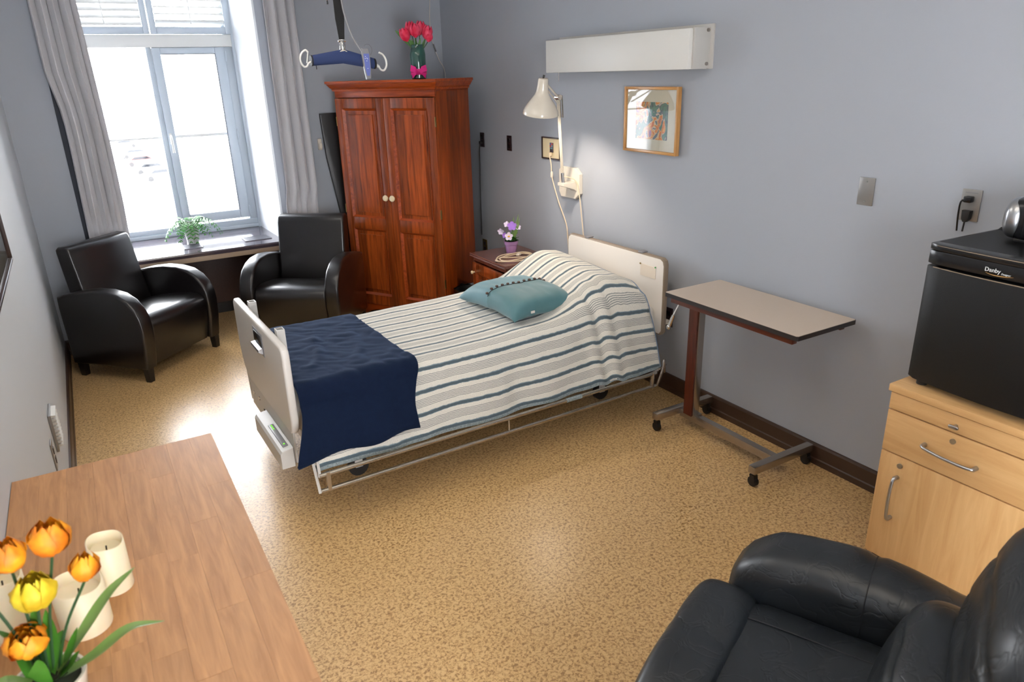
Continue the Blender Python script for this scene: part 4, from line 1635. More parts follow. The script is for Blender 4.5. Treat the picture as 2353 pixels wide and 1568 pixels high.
cdl.tube(smooth_path([A0 + Vector((0, -.02, -.02)), lam((2.87, 4.01, 1.20)), lam((2.885, 3.985, 1.10)), lam((2.888, 3.96, .95)), lam((2.888, 3.93, .78)), lam((2.888, 3.90, .60))], 6), .004, 6)
cdl.build('lamp_cord', M['cord'], wl)
pl_ = bpy.data.lights.new('lamp_bulb_light', 'SPOT')
pl_.energy = 40
pl_.color = (1.0, 0.86, 0.70)
pl_.shadow_soft_size = .03
pl_.spot_size = R(140)
pl_.spot_blend = .5
plo = bpy.data.objects.new('lamp_bulb_light', pl_)
COL.objects.link(plo)
wp = Vector((XR, 4.02, 1.17)) + base + (qm.to_3x3() @ Vector((0, 0, .035)))
plo.location = wp
plo.rotation_euler = qm.to_euler()

# small white switch by the right curtain
tsw = thing('cord_cleat', 'small white cord holder on the wall between curtain and wardrobe', 'cord holder', (1.755, YW, 1.385))
MB().box(-.015, .015, -.03, 0, -.045, .045, .006).build('cleat_body', M['cream_pl'], tsw)
MB().sq((0, -.034, -.01), (.028, .02, .05), .6, 4).build('cleat_knob', M['cream_pl'], tsw)

# ---------------------------------------------------------------- overbed table
ot = thing('overbed_table', 'wheeled overbed table with beige top and steel base by the wall', 'table', (2.665, 2.30, 0))
MB().prism([(-.195, -.462), (.18, -.462), (.187, -.455), (.187, .345), (.18, .352), (-.195, .352), (-.202, .345), (-.202, -.455)], .808, .822, 'Z', .0).build('tabletop', M['tabletop'], ot, smooth=False)
MB().prism([(-.197, -.464), (.182, -.464), (.189, -.457), (.189, .347), (.182, .354), (-.197, .354), (-.204, .347), (-.204, -.457)], .800, .8205, 'Z').build('edge_band', M['tableedge'], ot, smooth=False)
for x in (-.175, .145):
    MB().box(x - .016, x + .016, -.43, .32, .772, .800, .003).build('top_rail', M['mahogY'], ot)
MB().box(-.175, .145, .24, .32, .768, .799).build('cross_plate', M['steel'], ot)
ps = MB()
ps.box(-.045, -.035, .30 - .03, .30 + .03, .10, .80)
pst = ps.build('post_veneer', M['mahog'], ot)
MB().box(-.034, .012, .30 - .032, .30 + .032, .09, .80, .003).build('post', M['steel'], ot)
MB().box(-.018, .018, .10 + .15, .338, .09, .11).build('post_foot', M['steel'], ot)
MB().box(-.195, .225, .375, .415, .072, .112, .003).build('foot_bar', M['steel'], ot)
MB().box(-.195, .225, -.31, -.27, .072, .112, .003).build('foot_bar', M['steel'], ot)
MB().box(-.028, .012, -.27, .375, .062, .105, .003).build('spine_bar', M['steel'], ot)
for x in (-.175, .205):
    for y in (.395, -.29):
        c_ = MB()
        c_.tube([(x - .010, y, .026), (x + .010, y, .026)], .026, 14)
        cw = c_.build('caster', M['rubber'], ot)
        MB().tube([(x, y, .03), (x, y, .074)], .006, 8).build('caster_stem', M['steel'], cw)
        MB().prism([(y - .018, .028), (y - .012, .062), (y + .016, .062), (y + .010, .028)], x - .013, x + .013, 'X').build('caster_fork', M['rubber'], cw, smooth=False)
lv = MB()
lv.tube([(-.18, .265, .78), (-.215, .27, .72)], .005, 8)
lv.tube([(-.215, .27, .72), (-.235, .275, .665)], [.008, .011], 8)
lv.sq((-.237, .275, .66), (.022, .022, .026), .8, 4)
lv.build('release_lever', M['chrome'], ot)

# ---------------------------------------------------------------- maple cabinet
CX, CY0, CY1, CH = 2.41, .775, 1.375, .792
cab = thing('bedside_cabinet', 'maple laminate cabinet with drawers and door under the black fridge', 'cabinet', (CX, CY1, 0))
cd = XR - CX - .002
W_ = CY1 - CY0
MB().box(.02, cd, -.018, 0, 0, CH - .03, .001).build('side_panel', M['mapleZ'], cab)
MB().box(.02, cd, -W_, -W_ + .018, 0, CH - .03, .001).build('side_panel', M['mapleZ'], cab)
MB().box(cd - .012, cd, -W_ + .018, -.018, .02, CH - .03).build('back_panel', M['mapleZ'], cab)
MB().box(.03, .045, -W_ + .018, -.018, 0, .07).build('toe_kick', M['base'], cab)
MB().box(.022, .03, -W_ + .018, -.018, .07, CH - .03).build('carcass_front', M['tableedge'], cab)
MB().box(-.008, cd, -W_ - .005, .006, CH - .028, CH, .003).build('cabinet_top', M['maple'], cab)
fz = [(.07, .520, 'door', M['mapleZ']), (.525, .690, 'drawer', M['maple']), (.695, .760, 'drawer', M['maple'])]
for (z0, z1, nm, mt_) in fz:
    d = MB().box(0, .018, -W_ + .002, -.002, z0, z1, .0012).build(nm, mt_, cab)
    if nm == 'door':
        MB().tube(smooth_path([(.0, -.080, .436), (-.028, -.080, .430), (-.036, -.080, .35), (-.028, -.080, .268), (0, -.080, .262)], 6), [.008] * 5 + [.006] * 15 + [.008] * 5, 10).build('handle', M['silver'], d)
        MB().tube([(0, -.082, .485), (-.005, -.082, .485)], .010, 16).build('lock', M['silver'], d)
    elif z1 < .7:
        MB().tube(smooth_path([(.0, -.155, .610), (-.028, -.165, .608), (-.038, -.245, .604), (-.028, -.325, .600), (0, -.335, .600)], 6), [.008] * 5 + [.006] * 15 + [.008] * 5, 10).build('handle', M['silver'], d)
        MB().tube([(0, -.245, .662), (-.005, -.245, .662)], .010, 16).build('lock', M['silver'], d)
    else:
        kb_ = MB()
        kb_.tube([(0, -.245, .722), (-.014, -.245, .722)], .006, 10)
        kb_.sq((-.019, -.245, .722), (.010, .034, .013), .5, 4)
        kb_.build('knob', M['silver'], d)

# fridge
FZ = CH
fdg = thing('mini_fridge', 'small black refrigerator standing on the maple cabinet', 'refrigerator', (2.445, 1.358, FZ), R(-3.0))
FW, FD, FH = .47, .435, .525
for (x, y) in ((.05, -.04), (.05, -FW + .04), (FD - .04, -.04), (FD - .04, -FW + .04)):
    MB().lathe([(.018, 0), (.018, .022)], n=12).build('foot', M['rubber'], fdg, loc=(x, y, 0))
MB().box(.055, FD - .01, -FW + .004, -.004, .022, FH - .025, .006).build('cabinet_body', M['blackpl'], fdg)


def curved_door(z0, z1, name, bulge, mat, zt=0, x_in=.05, yy0=0, yy1=None):
    yy1 = -FW if yy1 is None else yy1
    pts = []
    for i in range(17):
        t = i / 16
        pts.append((.012 - bulge * sin(pi * t) ** .8 + (.012 * (1 - min(1, t * 16)) + .012 * (1 - min(1, (1 - t) * 16))), yy0 + (yy1 - yy0) * t))
    pts += [(x_in, yy1), (x_in, yy0)]
    return MB().prism(pts, z0, z1, 'Z', .003).build(name, mat, fdg, ang=35)


fdoor = curved_door(.026, FH - .082, 'door', .016, M['blackpl'])
MB().tube([(.013 - .016 * sin(pi * i / 16) ** .8, -FW * i / 16, FH - .083) for i in range(1, 16)], .0018, 5).build('door_edge_trim', M['bededge'], fdoor)
hd_ = curved_door(FH - .075, FH - .028, 'header_panel', .004, M['blackgl'])
curved_door(FH - .026, FH - .004, 'top_cover', .010, M['blackgl'], x_in=FD)
tp = fdg.children[-1]
MB().tube([(.013 - .0105 * sin(pi * i / 16) ** .8, -FW * i / 16, FH - .009) for i in range(1, 16)], .0015, 5).build('top_trim', M['bededge'], tp)
MB().prism([(.05, FH - .004), (.07, FH - .0035), (FD - .05, FH - .0035), (FD - .03, FH + .004), (FD, FH + .004), (FD, FH - .02), (.05, FH - .02)], -FW + .01, -.01, 'Y').build('top_tray', M['blackpl'], tp, smooth=False)
MB().tube([(.040, -.006, .05), (.040, -.006, .06)], .004, 6).build('door_hinge', M['greypl'], fdg)
# badge lettering
rotT = Matrix(((0, 0, -1, .0045), (-1, 0, 0, -.200), (0, 1, 0, FH - .057), (0, 0, 0, 1)))
text_obj('Danby', .019, M['whitetext'], 'badge_lettering', hd_, rotT, .0008)
rotT2 = Matrix(((0, 0, -1, .0045), (-1, 0, 0, -.252), (0, 1, 0, FH - .060), (0, 0, 0, 1)))
text_obj('Designer', .008, M['whitetext'], 'badge_lettering', hd_, rotT2, .0008, .2)
MB().tube([(.0040, -.205 - .085 * i / 12, FH - .061 - .005 * sin(pi * (i / 12) ** .7)) for i in range(13)], [.0003 + .0011 * sin(pi * i / 12) for i in range(13)], 5).build('badge_swoosh', M['gold'], hd_)

# radio
rdz = FZ + FH - .0035
rd = thing('radio', 'small round-ended silver and black radio on top of the fridge', 'radio', (2.735, 1.140, rdz), R(8))
MB().sq((0, 0, .078), (.15, .215, .148), .55, 14).build('radio_body', M['blackgl'], rd)
MB().sq((-.006, .078, .076), (.148, .075, .140), .8, 12).build('speaker_cap', M['silver'], rd)
MB().sq((-.006, -.078, .076), (.148, .075, .140), .8, 12).build('speaker_cap', M['silver'], rd)
MB().box(-.082, -.02, -.045, .045, .022, .128, .012, 3).build('front_panel', M['blackgl'], rd)
for k in range(4):
    MB().tube([(-.084, .030 - k * .018, .112), (-.089, .030 - k * .018, .112)], .006, 12).build('button', M['whitetext'], rd)
MB().box(-.05, .05, -.07, .07, 0, .012, .004).build('radio_base', M['rubber'], rd)

# ---------------------------------------------------------------- hoist
hp = (1.335, 3.97, 2.0)
ho = thing('ceiling_hoist', 'patient hoist hanger bar with navy padding hanging on a black strap', 'hoist', hp)
MB().box(-.60, 1.2, -.04, .04, ZC - 2.0 - .06, ZC - 2.0 - .001, .003).build('ceiling_track', M['white'], ho)
MB().box(-.11, .11, -.08, .08, ZC - 2.0 - .20, ZC - 2.0 - .06, .02).build('motor_unit', M['greypl'], ho)
st = MB()
for (a, b, wa, wb_) in ((ZC - 2.2, .18, .024, .024), (.18, .075, .024, .014)):
    v = [st.bm.verts.new(p) for p in ((-wa - .006 * (a > .5), 0, a), (wa - .006 * (a > .5), 0, a), (wb_, 0, b), (-wb_, 0, b))]
    st.bm.faces.new(v)
so_ = st.build('strap', M['strap'], ho, smooth=False)
md = so_.modifiers.new('s', 'SOLIDIFY')
md.thickness = .003
cn = MB()
cn.lathe([(.014, .03), (.015, .034), (.015, .06), (.013, .072), (.017, .075), (.017, .082), (.010, .085)], n=16)
cn.tube([(-.020, 0, .074), (.020, 0, .074)], .005, 8)
cn.build('swivel', M['chrome'], ho)


def pad(x0, z0, x1, z1, h0, h1):
    P = []
    mbp = MB()
    rings = []
    n = 14
    for i in range(9):
        t = i / 8
        x = x0 + (x1 - x0) * t
        z = z0 + (z1 - z0) * t
        h = h0 + (h1 - h0) * t
        sx_, sz_ = (x1 - x0), (z1 - z0)
        L_ = math.hypot(sx_, sz_)
        nx_, nz_ = -sz_ / L_, sx_ / L_
        if nz_ < 0:
            nx_, nz_ = -nx_, -nz_
        rings.append([mbp.bm.verts.new((x + nx_ * h * sin(2 * pi * k / n), .018 * cos(2 * pi * k / n), z + nz_ * h * sin(2 * pi * k / n))) for k in range(n)])
    for a, b in zip(rings[:-1], rings[1:]):
        for k in range(n):
            mbp.bm.faces.new((a[k], a[(k + 1) % n], b[(k + 1) % n], b[k]))
    mbp.bm.faces.new(rings[0])
    mbp.bm.faces.new(list(reversed(rings[-1])))
    return mbp


MB().prism([(-.024, .022), (0, .034), (.022, .022), (0, .0), ], -.012, .012, 'Y', .002).build('bar_centre', M['ivory'], ho, smooth=False)
pad(.012, .0, -.172, -.019, .036, .026).build('bar_pad', M['bluepad'], ho)
pad(-.004, .0, .168, -.040, .036, .027).build('bar_pad', M['bluepad'], ho)
for (x, z) in ((-.173, -.019), (.169, -.040)):
    MB().lathe([(.027, -.004), (.027, .004)], n=14, mat=None).build('pad_piping', M['piping'], ho, loc=(x, 0, z), rot=(0, R(90), 0))
hk = MB()
hk.tube(smooth_path([(-.165, 0, -.022), (-.188, 0, -.030), (-.200, 0, -.046), (-.215, 0, -.047), (-.228, 0, -.028), (-.230, 0, -.004), (-.218, 0, .020), (-.198, 0, .032), (-.186, 0, .022)], 5), .0065, 8, flat=.8)
hk.tube([(-.186, 0, .024), (-.198, 0, -.030)], .003, 6)
hk.build('hook', M['white'], ho)
hk = MB()
hk.tube(smooth_path([(.165, 0, -.040), (.190, 0, -.050), (.202, 0, -.070), (.222, 0, -.074), (.238, 0, -.050), (.236, 0, -.020), (.222, 0, .004), (.200, 0, .016)], 5), .0065, 8, flat=.8)
hk.tube([(.165, 0, -.040), (.192, 0, -.056)], .014, 8, flat=.5)
hk.build('hook', M['white'], ho)
hs_ = MB()
hs_.prism([(.094, .036), (.126, .036), (.134, .012), (.134, -.075), (.128, -.118), (.104, -.118), (.097, -.075), (.090, .012)], -.040, -.022, 'Y', .004)
hh = hs_.build('handset', M['greypl'], ho, smooth=False)
MB().prism([(.097, .010), (.127, .010), (.128, -.07), (.122, -.100), (.108, -.100), (.101, -.07)], -.0425, -.0405, 'Y').build('keypad', M['handset'], hh, smooth=False)
for (x, z) in ((.106, -.004), (.104, -.014), (.113, -.012), (.117, -.016), (.112, -.026), (.114, -.064)):
    MB().tube([(x, -.0425, z), (x, -.044, z)], .0022, 6).build('key', M['whitetext'], hh)
MB().tube(smooth_path([(.010, -.02, ZC - 2.2), (.012, -.02, .30), (.028, -.022, .17), (.058, -.025, .08), (.092, -.030, .022)], 6), .005, 8).build('cable', M['greypl'], ho)
MB().tube(smooth_path([(.104, -.03, .030), (.112, -.03, .052), (.135, -.03, .055), (.150, -.03, .035), (.145, -.03, .010), (.125, -.03, -.004)], 6), .0012, 5).build('wrist_loop', M['greypl'], ho)
MB().tube([(-.152, 0, -.035), (-.150, 0, -.062)], .002, 5).build('pull_cord', M['piping'], ho)

rc_ = thing('pull_cord', 'thin red cord with black tip hanging left of the hoist strap', 'cord', (1.54, 4.78, 2.32))
MB().tube([(0, 0, .02), (-.004, 0, ZC - 2.32)], .002, 6).build('cord_line', M['red'], rc_)
MB().lathe([(.0045, 0), (.0055, .004), (.0045, .022)], n=10).build('cord_tip', M['blackgl'], rc_)

ch = thing('bell_pull', 'thin pale pull cord with dark toggle hanging behind the wardrobe', 'cord', (2.85, 5.96, 1.95))
MB().tube(smooth_path([(-.02, 0, ZC - 1.95), (-.06, 0, .55), (-.075, 0, .34), (-.055, 0, .18), (-.01, 0, .06), (.04, .0, -.05), (.05, 0, -.4)], 6), .0022, 6).build('cord_line', M['cream_pl'], ch)
MB().tube([(-.055, 0, .185), (-.034, 0, .125)], .006, 8).build('toggle', M['outletblk'], ch)

# ---------------------------------------------------------------- left wall items
v1 = thing('wall_thermostat', 'white finned thermostat unit low on the left wall', 'thermostat', (XL, 3.60, .44))
MB().box(0, .012, -.075, .085, -.09, .09, .003).build('unit_base', M['stainless'], v1)
for k in range(9):
    z = -.075 + k * .018
    MB().prism([(.012, z), (.030, z + .004), (.030, z + .010), (.012, z + .013)], -.055, .070, 'Y').build('fin', M['white'], v1, smooth=False)
v2 = thing('wall_outlet', 'metal outlet plate on the left wall under the finned thermostat', 'outlet', (XL, 3.35, .42))
MB().box(0, .006, -.036, .036, -.062, .062, .002).build('plate', M['stainless'], v2)
for z in (-.022, .022):
    MB().box(.006, .009, -.015, .015, z - .014, z + .014, .002).build('socket', M['outletblk'], v2)
v3 = thing('framed_picture', 'dark framed picture on the left wall at the edge of view', 'picture', (XL, 3.10, 1.52))
f = MB()
f.box(0, .030, -.49, -.475, -.30, .30, .002)
f.box(0, .030, .475, .49, -.30, .30, .002)
f.box(0, .030, -.475, .475, -.30, -.285, .002)
f.box(0, .030, -.475, .475, .285, .30, .002)
f.build('frame', M['darkframe'], v3)
MB().box(0, .014, -.476, .476, -.286, .286).build('mount', M['mat'], v3)
MB().box(.020, .022, -.476, .476, -.286, .286).build('glazing', M['picglass'], v3)

# ---------------------------------------------------------------- dresser with beech stave top
DX0, DX1, DY0, DY1, DZ = XL + .002, .196, .30, 2.215, .87
dr = thing('dresser', 'long dresser with a beech block top along the left wall', 'dresser', ((DX0 + DX1) / 2, (DY0 + DY1) / 2, 0))
hx_, hy_ = (DX1 - DX0) / 2, (DY1 - DY0) / 2
MB().box(-hx_, hx_ - .02, -hy_ + .01, hy_ - .01, .06, DZ - .028, .002).build('carcass', M['mapleZ'], dr)
MB().box(-hx_, hx_ - .05, -hy_ + .03, hy_ - .03, 0, .06).build('plinth', M['base'], dr)
for i in range(3):
    for j in range(3):
        y0 = -hy_ + .02 + i * (2 * hy_ - .04) / 3
        z0 = .08 + j * .25
        d = MB().box(hx_ - .02, hx_ - .002, y0 + .004, y0 + (2 * hy_ - .04) / 3 - .004, z0, z0 + .24, .003).build('drawer', M['maple'], dr)
        MB().sq((hx_ + .010, y0 + (2 * hy_ - .04) / 6, z0 + .12), (.024, .024, .024), .9, 4).build('knob', M['silver'], d)
ncol = 8
cwid = 2 * hx_ / ncol
for i in range(ncol):
    y = -hy_
    rnd = random.Random(50 + i)
    first = True
    while y < hy_ - .001:
        L_ = rnd.uniform(.12, .34) if first else rnd.uniform(.26, .46)
        first = False
        y2 = min(hy_, y + L_)
        if hy_ - y2 < .08:
            y2 = hy_
        MB().box(-hx_ + i * cwid + .00015, -hx_ + (i + 1) * cwid - .00015, y + .0002, y2 - .0002, DZ - .028, DZ).build('stave', M['beech'], dr, smooth=False)
        y = y2


# candles
def candle(label, x, y, r_, h_, dip):
    t = thing('candle', label, 'candle', (x, y, DZ), 0, None)
    mb = MB()
    n = 40
    prof = [(r_ * .97, 0), (r_, .004), (r_, h_), (r_ * .93, h_ + .002), (r_ * .88, h_ - .006), (r_ * .84, h_ - .022), (0.001, h_ - .026)]
    rings = []
    for (q, z) in prof:
        ring = []
        for k in range(n):
            a = 2 * pi * k / n
            zz = z + (dip * cos(a - 2.1) + dip * .3 * sin(3 * a) if z > .02 else 0)
            if q < .01:
                zz = z
            ring.append(mb.bm.verts.new((q * cos(a), q * sin(a), zz)))
        rings.append(ring)
    for a, b in zip(rings[:-1], rings[1:]):
        for k in range(n):
            mb.bm.faces.new((a[k], a[(k + 1) % n], b[(k + 1) % n], b[k]))
    mb.bm.faces.new(list(reversed(rings[0])))
    mb.bm.faces.new(rings[-1])
    mb.build('wax_body', M['candle'], t, ang=60)
    MB().tube([(0, 0, h_ - .026), (.001, 0, h_ - .012)], .0018, 6).build('wick', M['blackgl'], t)
    return t


candle('tallest ivory pillar candle, standing clear of the tulips on the dresser', -.108, 1.560, .036, .118, .007)
candle('wide ivory pillar candle half hidden behind the small orange tulip', -.165, 1.455, .046, .105, .007)
candle('ivory pillar candle at the left frame edge behind the orange tulips', -.285, 1.50, .036, .145, .006)

# yellow tulips
tp_ = (-.212, 1.212, DZ)
pt = thing('tulip_pot', 'white pot of artificial tulip leaves on the dresser', 'flower pot', tp_)
MB().lathe([(.040, 0), (.044, .004), (.054, .080), (.057, .094), (.057, .100), (.052, .100), (.050, .090), (.0, .085)], n=36, cap=False).build('pot', M['ivory'], pt)
MB().sq((0, 0, .087), (.096, .096, .03), .9, 6).build('moss', M['soil'], pt)


def T(px, py, pz):
    return Vector((px - tp_[0], py - tp_[1], pz - tp_[2]))


blooms = [((-.163, 1.255, 1.168), 'orange', .066, .031, 'wide orange tulip at the top of the yellow bunch', .4),
          ((-.222, 1.262, 1.155), 'orange', .062, .029, 'orange tulip with ruffled petals at the left of the bunch', .3),
          ((-.129, 1.257, 1.100), 'orange', .056, .024, 'small closed orange tulip at the right of the bunch', .0),
          ((-.200, 1.235, 1.090), 'yellow', .066, .033, 'big lemon yellow tulip in the middle of the bunch', .35),
          ((-.226, 1.225, 1.020), 'orange', .056, .032, 'lowest orange tulip seen from above in the bunch', .5),
          ((-.262, 1.245, 1.135), 'orange', .055, .026, 'yellow-orange tulip cut by the left frame edge', .3)]
for k, (p, mt_, h_, r_, lab, op_) in enumerate(blooms):
    t = thing('tulip', lab, 'tulip', tp_, 0, 'artificial tulips in the dresser pot')
    c_ = T(*p)
    lean = Vector((c_.x, c_.y, 0))
    view = (Vector((0, 0, 1.9)) - Vector(p)).normalized()
    axv = (Vector((0, 0, 1)) + lean * 2 + view * (.45 if k == 4 else .15)).normalized()
    til = axv.to_track_quat('Z', 'Y').to_matrix()
    c0_ = c_ - axv * h_ * .5 * 0
    mb = petal_cup(MB(), c0_, h_, r_, 6, op_ * .25, til, 20 + k)
    petal_cup(mb, c0_, h_ * .97, r_ * .74, 5, op_ * .10, til, 40 + k)
    petal_cup(mb, c0_, h_ * .90, r_ * .45, 4, .1, til, 60 + k)
    ob = mb.build('bloom', M[mt_], t, ang=180)
    MB().tube(smooth_path([(c_.x * .15, c_.y * .15, .09), (c_.x * .5, c_.y * .5, .12 + (c_.z - .12) * .45), tuple(c0_ + axv * .003)], 6), .0026, 6).build('stem', M['stem'], t)
bl = [([(0, 0, .09), (.06, .02, .15), (.11, .05, .19), (.158, .08, .205)], .013, 'leaflt'),
      ([(0, 0, .09), (.07, -.01, .12), (.13, .01, .135), (.185, .02, .115)], .013, 'leaflt'),
      ([(0, 0, .09), (.015, .02, .15), (.02, .03, .21)], .014, 'leafdk'),
      ([(.01, 0, .09), (.035, .0, .13), (.058, .01, .17)], .013, 'leafdk'),
      ([(-.01, .01, .09), (-.005, .02, .16), (.012, .04, .235)], .016, 'leafdk'),
      ([(.0, -.01, .09), (-.005, -.03, .14), (.0, -.04, .17)], .014, 'leafdk'),
      ([(-.01, 0, .09), (-.05, -.01, .13), (-.085, -.02, .12)], .014, 'leaflt'),
      ([(.0, .0, .09), (.03, -.02, .12), (.055, -.02, .145)], .015, 'leafdk'),
      ([(.01, .01, .09), (.02, .02, .14), (.035, .03, .16)], .015, 'leafdk'),
      ([(-.02, .01, .09), (-.03, .02, .17), (-.05, .02, .21)], .013, 'leafdk'),
      ([(-.02, -.02, .09), (-.04, -.04, .12), (-.07, -.05, .11)], .014, 'leafdk')]
for pts_, w_, mt_ in bl:
    lb = MB()
    blade(lb, pts_, w_, .35)
    lo_ = lb.build('leaf', M[mt_], pt, ang=180)

# ---------------------------------------------------------------- fern on the sill
fx, fy = .715, 6.42
fn_ = thing('potted_fern', 'green fern in a white tapered pot on the window sill', 'potted plant', (fx, fy, SILL))
MB().lathe([(.040, 0), (.044, .005), (.060, .120), (.066, .165), (.070, .170), (.070, .178), (.064, .178), (.058, .160), (0, .155)], n=32, cap=False).build('pot', M['potwhite'], fn_)
MB().sq((0, 0, .158), (.11, .11, .03), .9, 6).build('moss', M['soil'], fn_)


def frond(mb, base, dirv, length, droop, nl=13, lw=.034, rise=.6):
    P = []
    d = Vector(dirv).normalized()
    for i in range(nl + 1):
        t = i / nl
        P.append(Vector(base) + d * length * t * (1 - .15 * t) + Vector((0, 0, length * rise * t * (1.1 - t * droop))))
    mb.tube(P, [.0022 * (1 - .6 * i / nl) for i in range(nl + 1)], 5)
    for i in range(2, nl + 1):
        t = i / nl
        tg = (P[i] - P[i - 1]).normalized()
        sd_ = tg.cross(Vector((0, 0, 1)))
        if sd_.length < .1:
            sd_ = Vector((-d.y, d.x, 0))
        sd_.normalize()
        L_ = lw * (sin(pi * (t * .85 + .12)) ** .6) + .004
        for s_ in (-1, 1):
            e = P[i] + sd_ * s_ * L_ + tg * L_ * .45 + Vector((0, 0, -L_ * .25))
            mid = P[i] + (e - P[i]) * .5
            wv = tg * .0070
            up_ = Vector((0, 0, .002))
            v = [mb.bm.verts.new(P[i] - wv * .5), mb.bm.verts.new(mid - wv + up_), mb.bm.verts.new(e), mb.bm.verts.new(mid + wv + up_), mb.bm.verts.new(P[i] + wv * .5)]
            mb.bm.faces.new(v)


rnd = random.Random(11)
fr_list = [((-.9, -.55), .26, 2.2, .55), ((-.95, -.1), .22, 2.4, .6), ((-.55, -.85), .20, 2.3, .7), ((-.2, -1), .19, 2.5, .7), ((.75, -.35), .26, 1.9, .85), ((.95, -.5), .24, 2.0, .8),
           ((.9, .1), .20, 1.9, .6), ((.5, -.9), .17, 2.3, .6), ((-.7, .5), .18, 1.8, .8), ((.1, .9), .18, 1.6, .9), ((-.4, .1), .14, 1.1, 1.3), ((.4, .2), .14, 1.2, 1.1),
           ((-.75, -.7), .16, 1.9, .75), ((.3, -.6), .14, 1.8, .9), ((-.6, -.2), .18, 1.8, .9), ((.8, -.1), .16, 2.0, .7), ((.05, -.7), .17, 2.6, .8), ((-.35, -.5), .22, 2.4, .6), ((.6, -.6), .20, 2.3, .7), ((-.9, .2), .19, 2.0, .8)]
for (dx, dy), L_, dr_, ri in fr_list:
    mb = MB()
    frond(mb, (dx * .015, dy * .015, .16), (dx, dy, 0), L_ * 1.05, dr_ * .75, 10, .040, ri)
    mb.build('frond', M['leaf'], fn_, smooth=False)

# ---------------------------------------------------------------- black leather recliner
rcx = thing('recliner', 'black leather recliner armchair in front of the maple cabinet', 'armchair', (1.335, .72, 0), R(-155.2))
# local: -y faces forward, x across; visible arm at local -x


def wob(seed, amp=.006, f=6.0):
    def g(q):
        n_ = noise.noise(q * f + Vector((seed, 0, 0)))
        n2_ = noise.noise(q * f * 2.3 + Vector((0, seed, 0)))
        return q * (1 + 0) + q.normalized() * (amp * n_ + amp * .5 * n2_) if q.length > 0 else q
    return g


for s_ in (-1, 1):
    am = MB()
    # sweep: fat padded arm, arched from front to back
    rings = []
    n = 28
    NS = 30
    for i in range(NS + 1):
        t = i / NS
        y = -.40 + .78 * t
        # cross-section half width / top height
        end = min(1, (min(t, .35) / .13)) ** .5 if t < .13 else 1
        end_b = min(1, (1 - t) / .10) ** .5 if t > .90 else 1
        top = .52 + .085 * sin(pi * min(1, max(0, (t * 1.0 + .10)))) ** .8
        hw_ = .115 * (.70 + .30 * end) * end_b
        zb = .10
        h = (top - zb)
        ring = []
        for k in range(n):
            a = 2 * pi * k / n
            cx__ = abs(cos(a)) ** .55 * (1 if cos(a) >= 0 else -1)
            cz__ = abs(sin(a)) ** .50 * (1 if sin(a) >= 0 else -1)
            bulge = 1 + .10 * smst(.15, .9, cz__)
            zz = zb + h * (.5 + .5 * cz__ * (1 if cz__ < 0 else (.72 + .28 * end) * (.7 + .3 * end_b)))
            xx = hw_ * cx__ * bulge
            nn_ = noise.noise(Vector((xx * 6, y * 7, zz * 6 + s_ * 5)))
            crease = -.010 * math.exp(-((t - .46) / .012) ** 2)
            sc_ = 1 + crease * 4 + .03 * nn_
            ring.append(am.bm.verts.new((s_ * .37 + xx * sc_, y + .03 * (1 - end) * 0, zz + .008 * nn_ + crease)))
        rings.append(ring)
    for a, b in zip(rings[:-1], rings[1:]):
        for k in range(n):
            am.bm.faces.new((a[k], a[(k + 1) % n], b[(k + 1) % n], b[k]))
    am.bm.faces.new(rings[0])
    am.bm.faces.new(list(reversed(rings[-1])))
    seam_p = [v.co.copy() + (v.co - Vector((s_ * .37, v.co.y, .34))).normalized() * .001 for v in rings[14]]
    ao = am.build('armrest', M['recl'], rcx, ang=75)
    MB().tube(seam_p, .0018, 5, closed=True).build('seam', M['piping'], ao)
MB().sq((0, -.04, .37), (.52, .62, .20), .28, 18, fn=wob(3, .006, 7)).build('seat_cushion', M['recl'], rcx, ang=180)


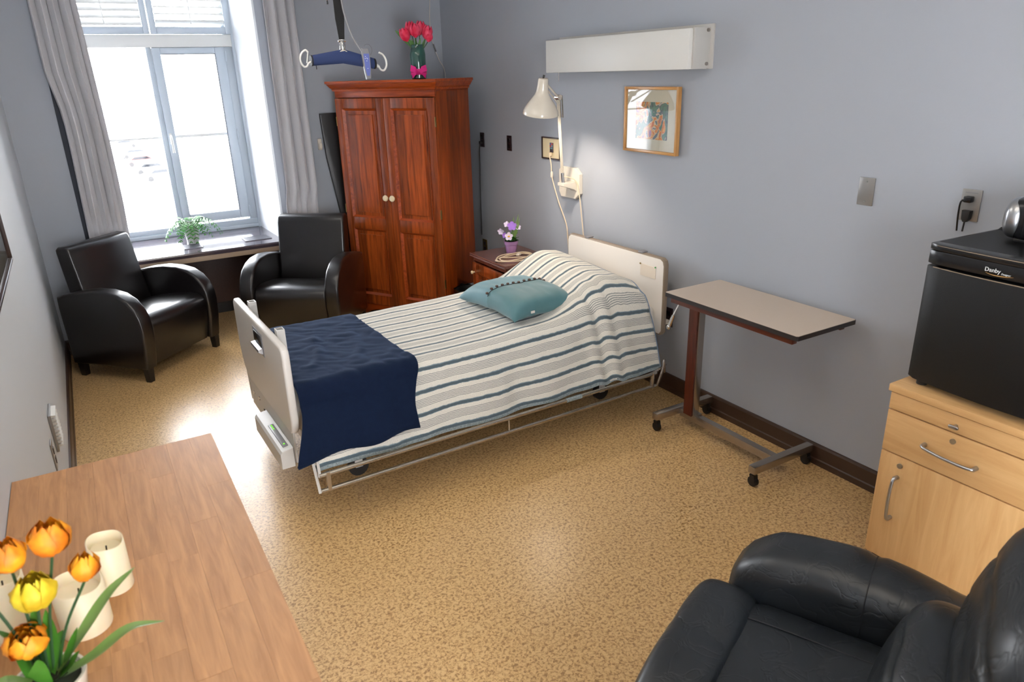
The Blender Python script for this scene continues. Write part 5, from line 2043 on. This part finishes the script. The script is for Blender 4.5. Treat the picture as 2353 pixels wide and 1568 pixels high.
def seat_z(x, y):
    p_ = 2 / .28
    return .37 + .10 * max(0, 1 - abs(x / .26) ** p_ - abs((y + .04) / .31) ** p_) ** (1 / p_)


for sx_ in (-.15, .15):
    MB().tube([(sx_, -.30 + .48 * i / 16, seat_z(sx_, -.30 + .48 * i / 16) + .002) for i in range(17)], .0022, 5).build('seam', M['piping'], rcx)


def rollfn(q):
    n_ = noise.noise(q * 9 + Vector((2, 0, 0)))
    cr = -.010 * math.exp(-((q.x + .02) / .008) ** 2)
    k = 1 + .02 * n_
    return Vector((q.x, q.y * k + (cr if q.y < 0 else 0), q.z * k + cr * (q.z > 0)))


MB().sq((0, -.385, .32), (.60, .20, .34), .42, 22, fn=rollfn).build('front_roll', M['recl'], rcx, ang=180)
MB().box(-.27, .27, -.36, .32, .06, .27, .03, 3).build('frame_base', M['recl'], rcx)
tb = Matrix.Rotation(R(-14), 3, 'X')


def bfn(seed, cre):
    def g(q):
        n_ = noise.noise(q * 7 + Vector((seed, 1, 0)))
        d = 0
        if q.y < 0:
            for c_ in cre:
                d += -.009 * math.exp(-((q.z - c_ - .05 * (1 - (q.x / .25) ** 2)) / .008) ** 2)
        return Vector((q.x * (1 + .02 * n_), q.y * (1 + .05 * n_) - d, q.z * (1 + .01 * n_)))
    return g


MB().sq((0, .165, .53), (.53, .28, .34), .60, 24, mat=tb, fn=bfn(5, [.05])).build('lumbar_cushion', M['recl'], rcx, ang=180)
MB().sq((0, .315, .77), (.57, .28, .42), .60, 26, mat=tb, fn=bfn(9, [-.08, .03])).build('back_cushion', M['recl'], rcx, ang=180)
MB().sq((0, .385, 1.0), (.50, .20, .20), .6, 20, mat=tb, fn=bfn(12, [0])).build('head_cushion', M['recl'], rcx, ang=180)
MB().sq((0, .43, .60), (.62, .15, 1.0), .3, 18, mat=tb, fn=wob(2, .004)).build('backrest', M['recl'], rcx, ang=180)
for x in (-.30, .30):
    for y in (-.32, .34):
        MB().lathe([(.024, 0), (.028, .10)], n=12).build('foot', M['chairleg'], rcx, loc=(x, y, 0))
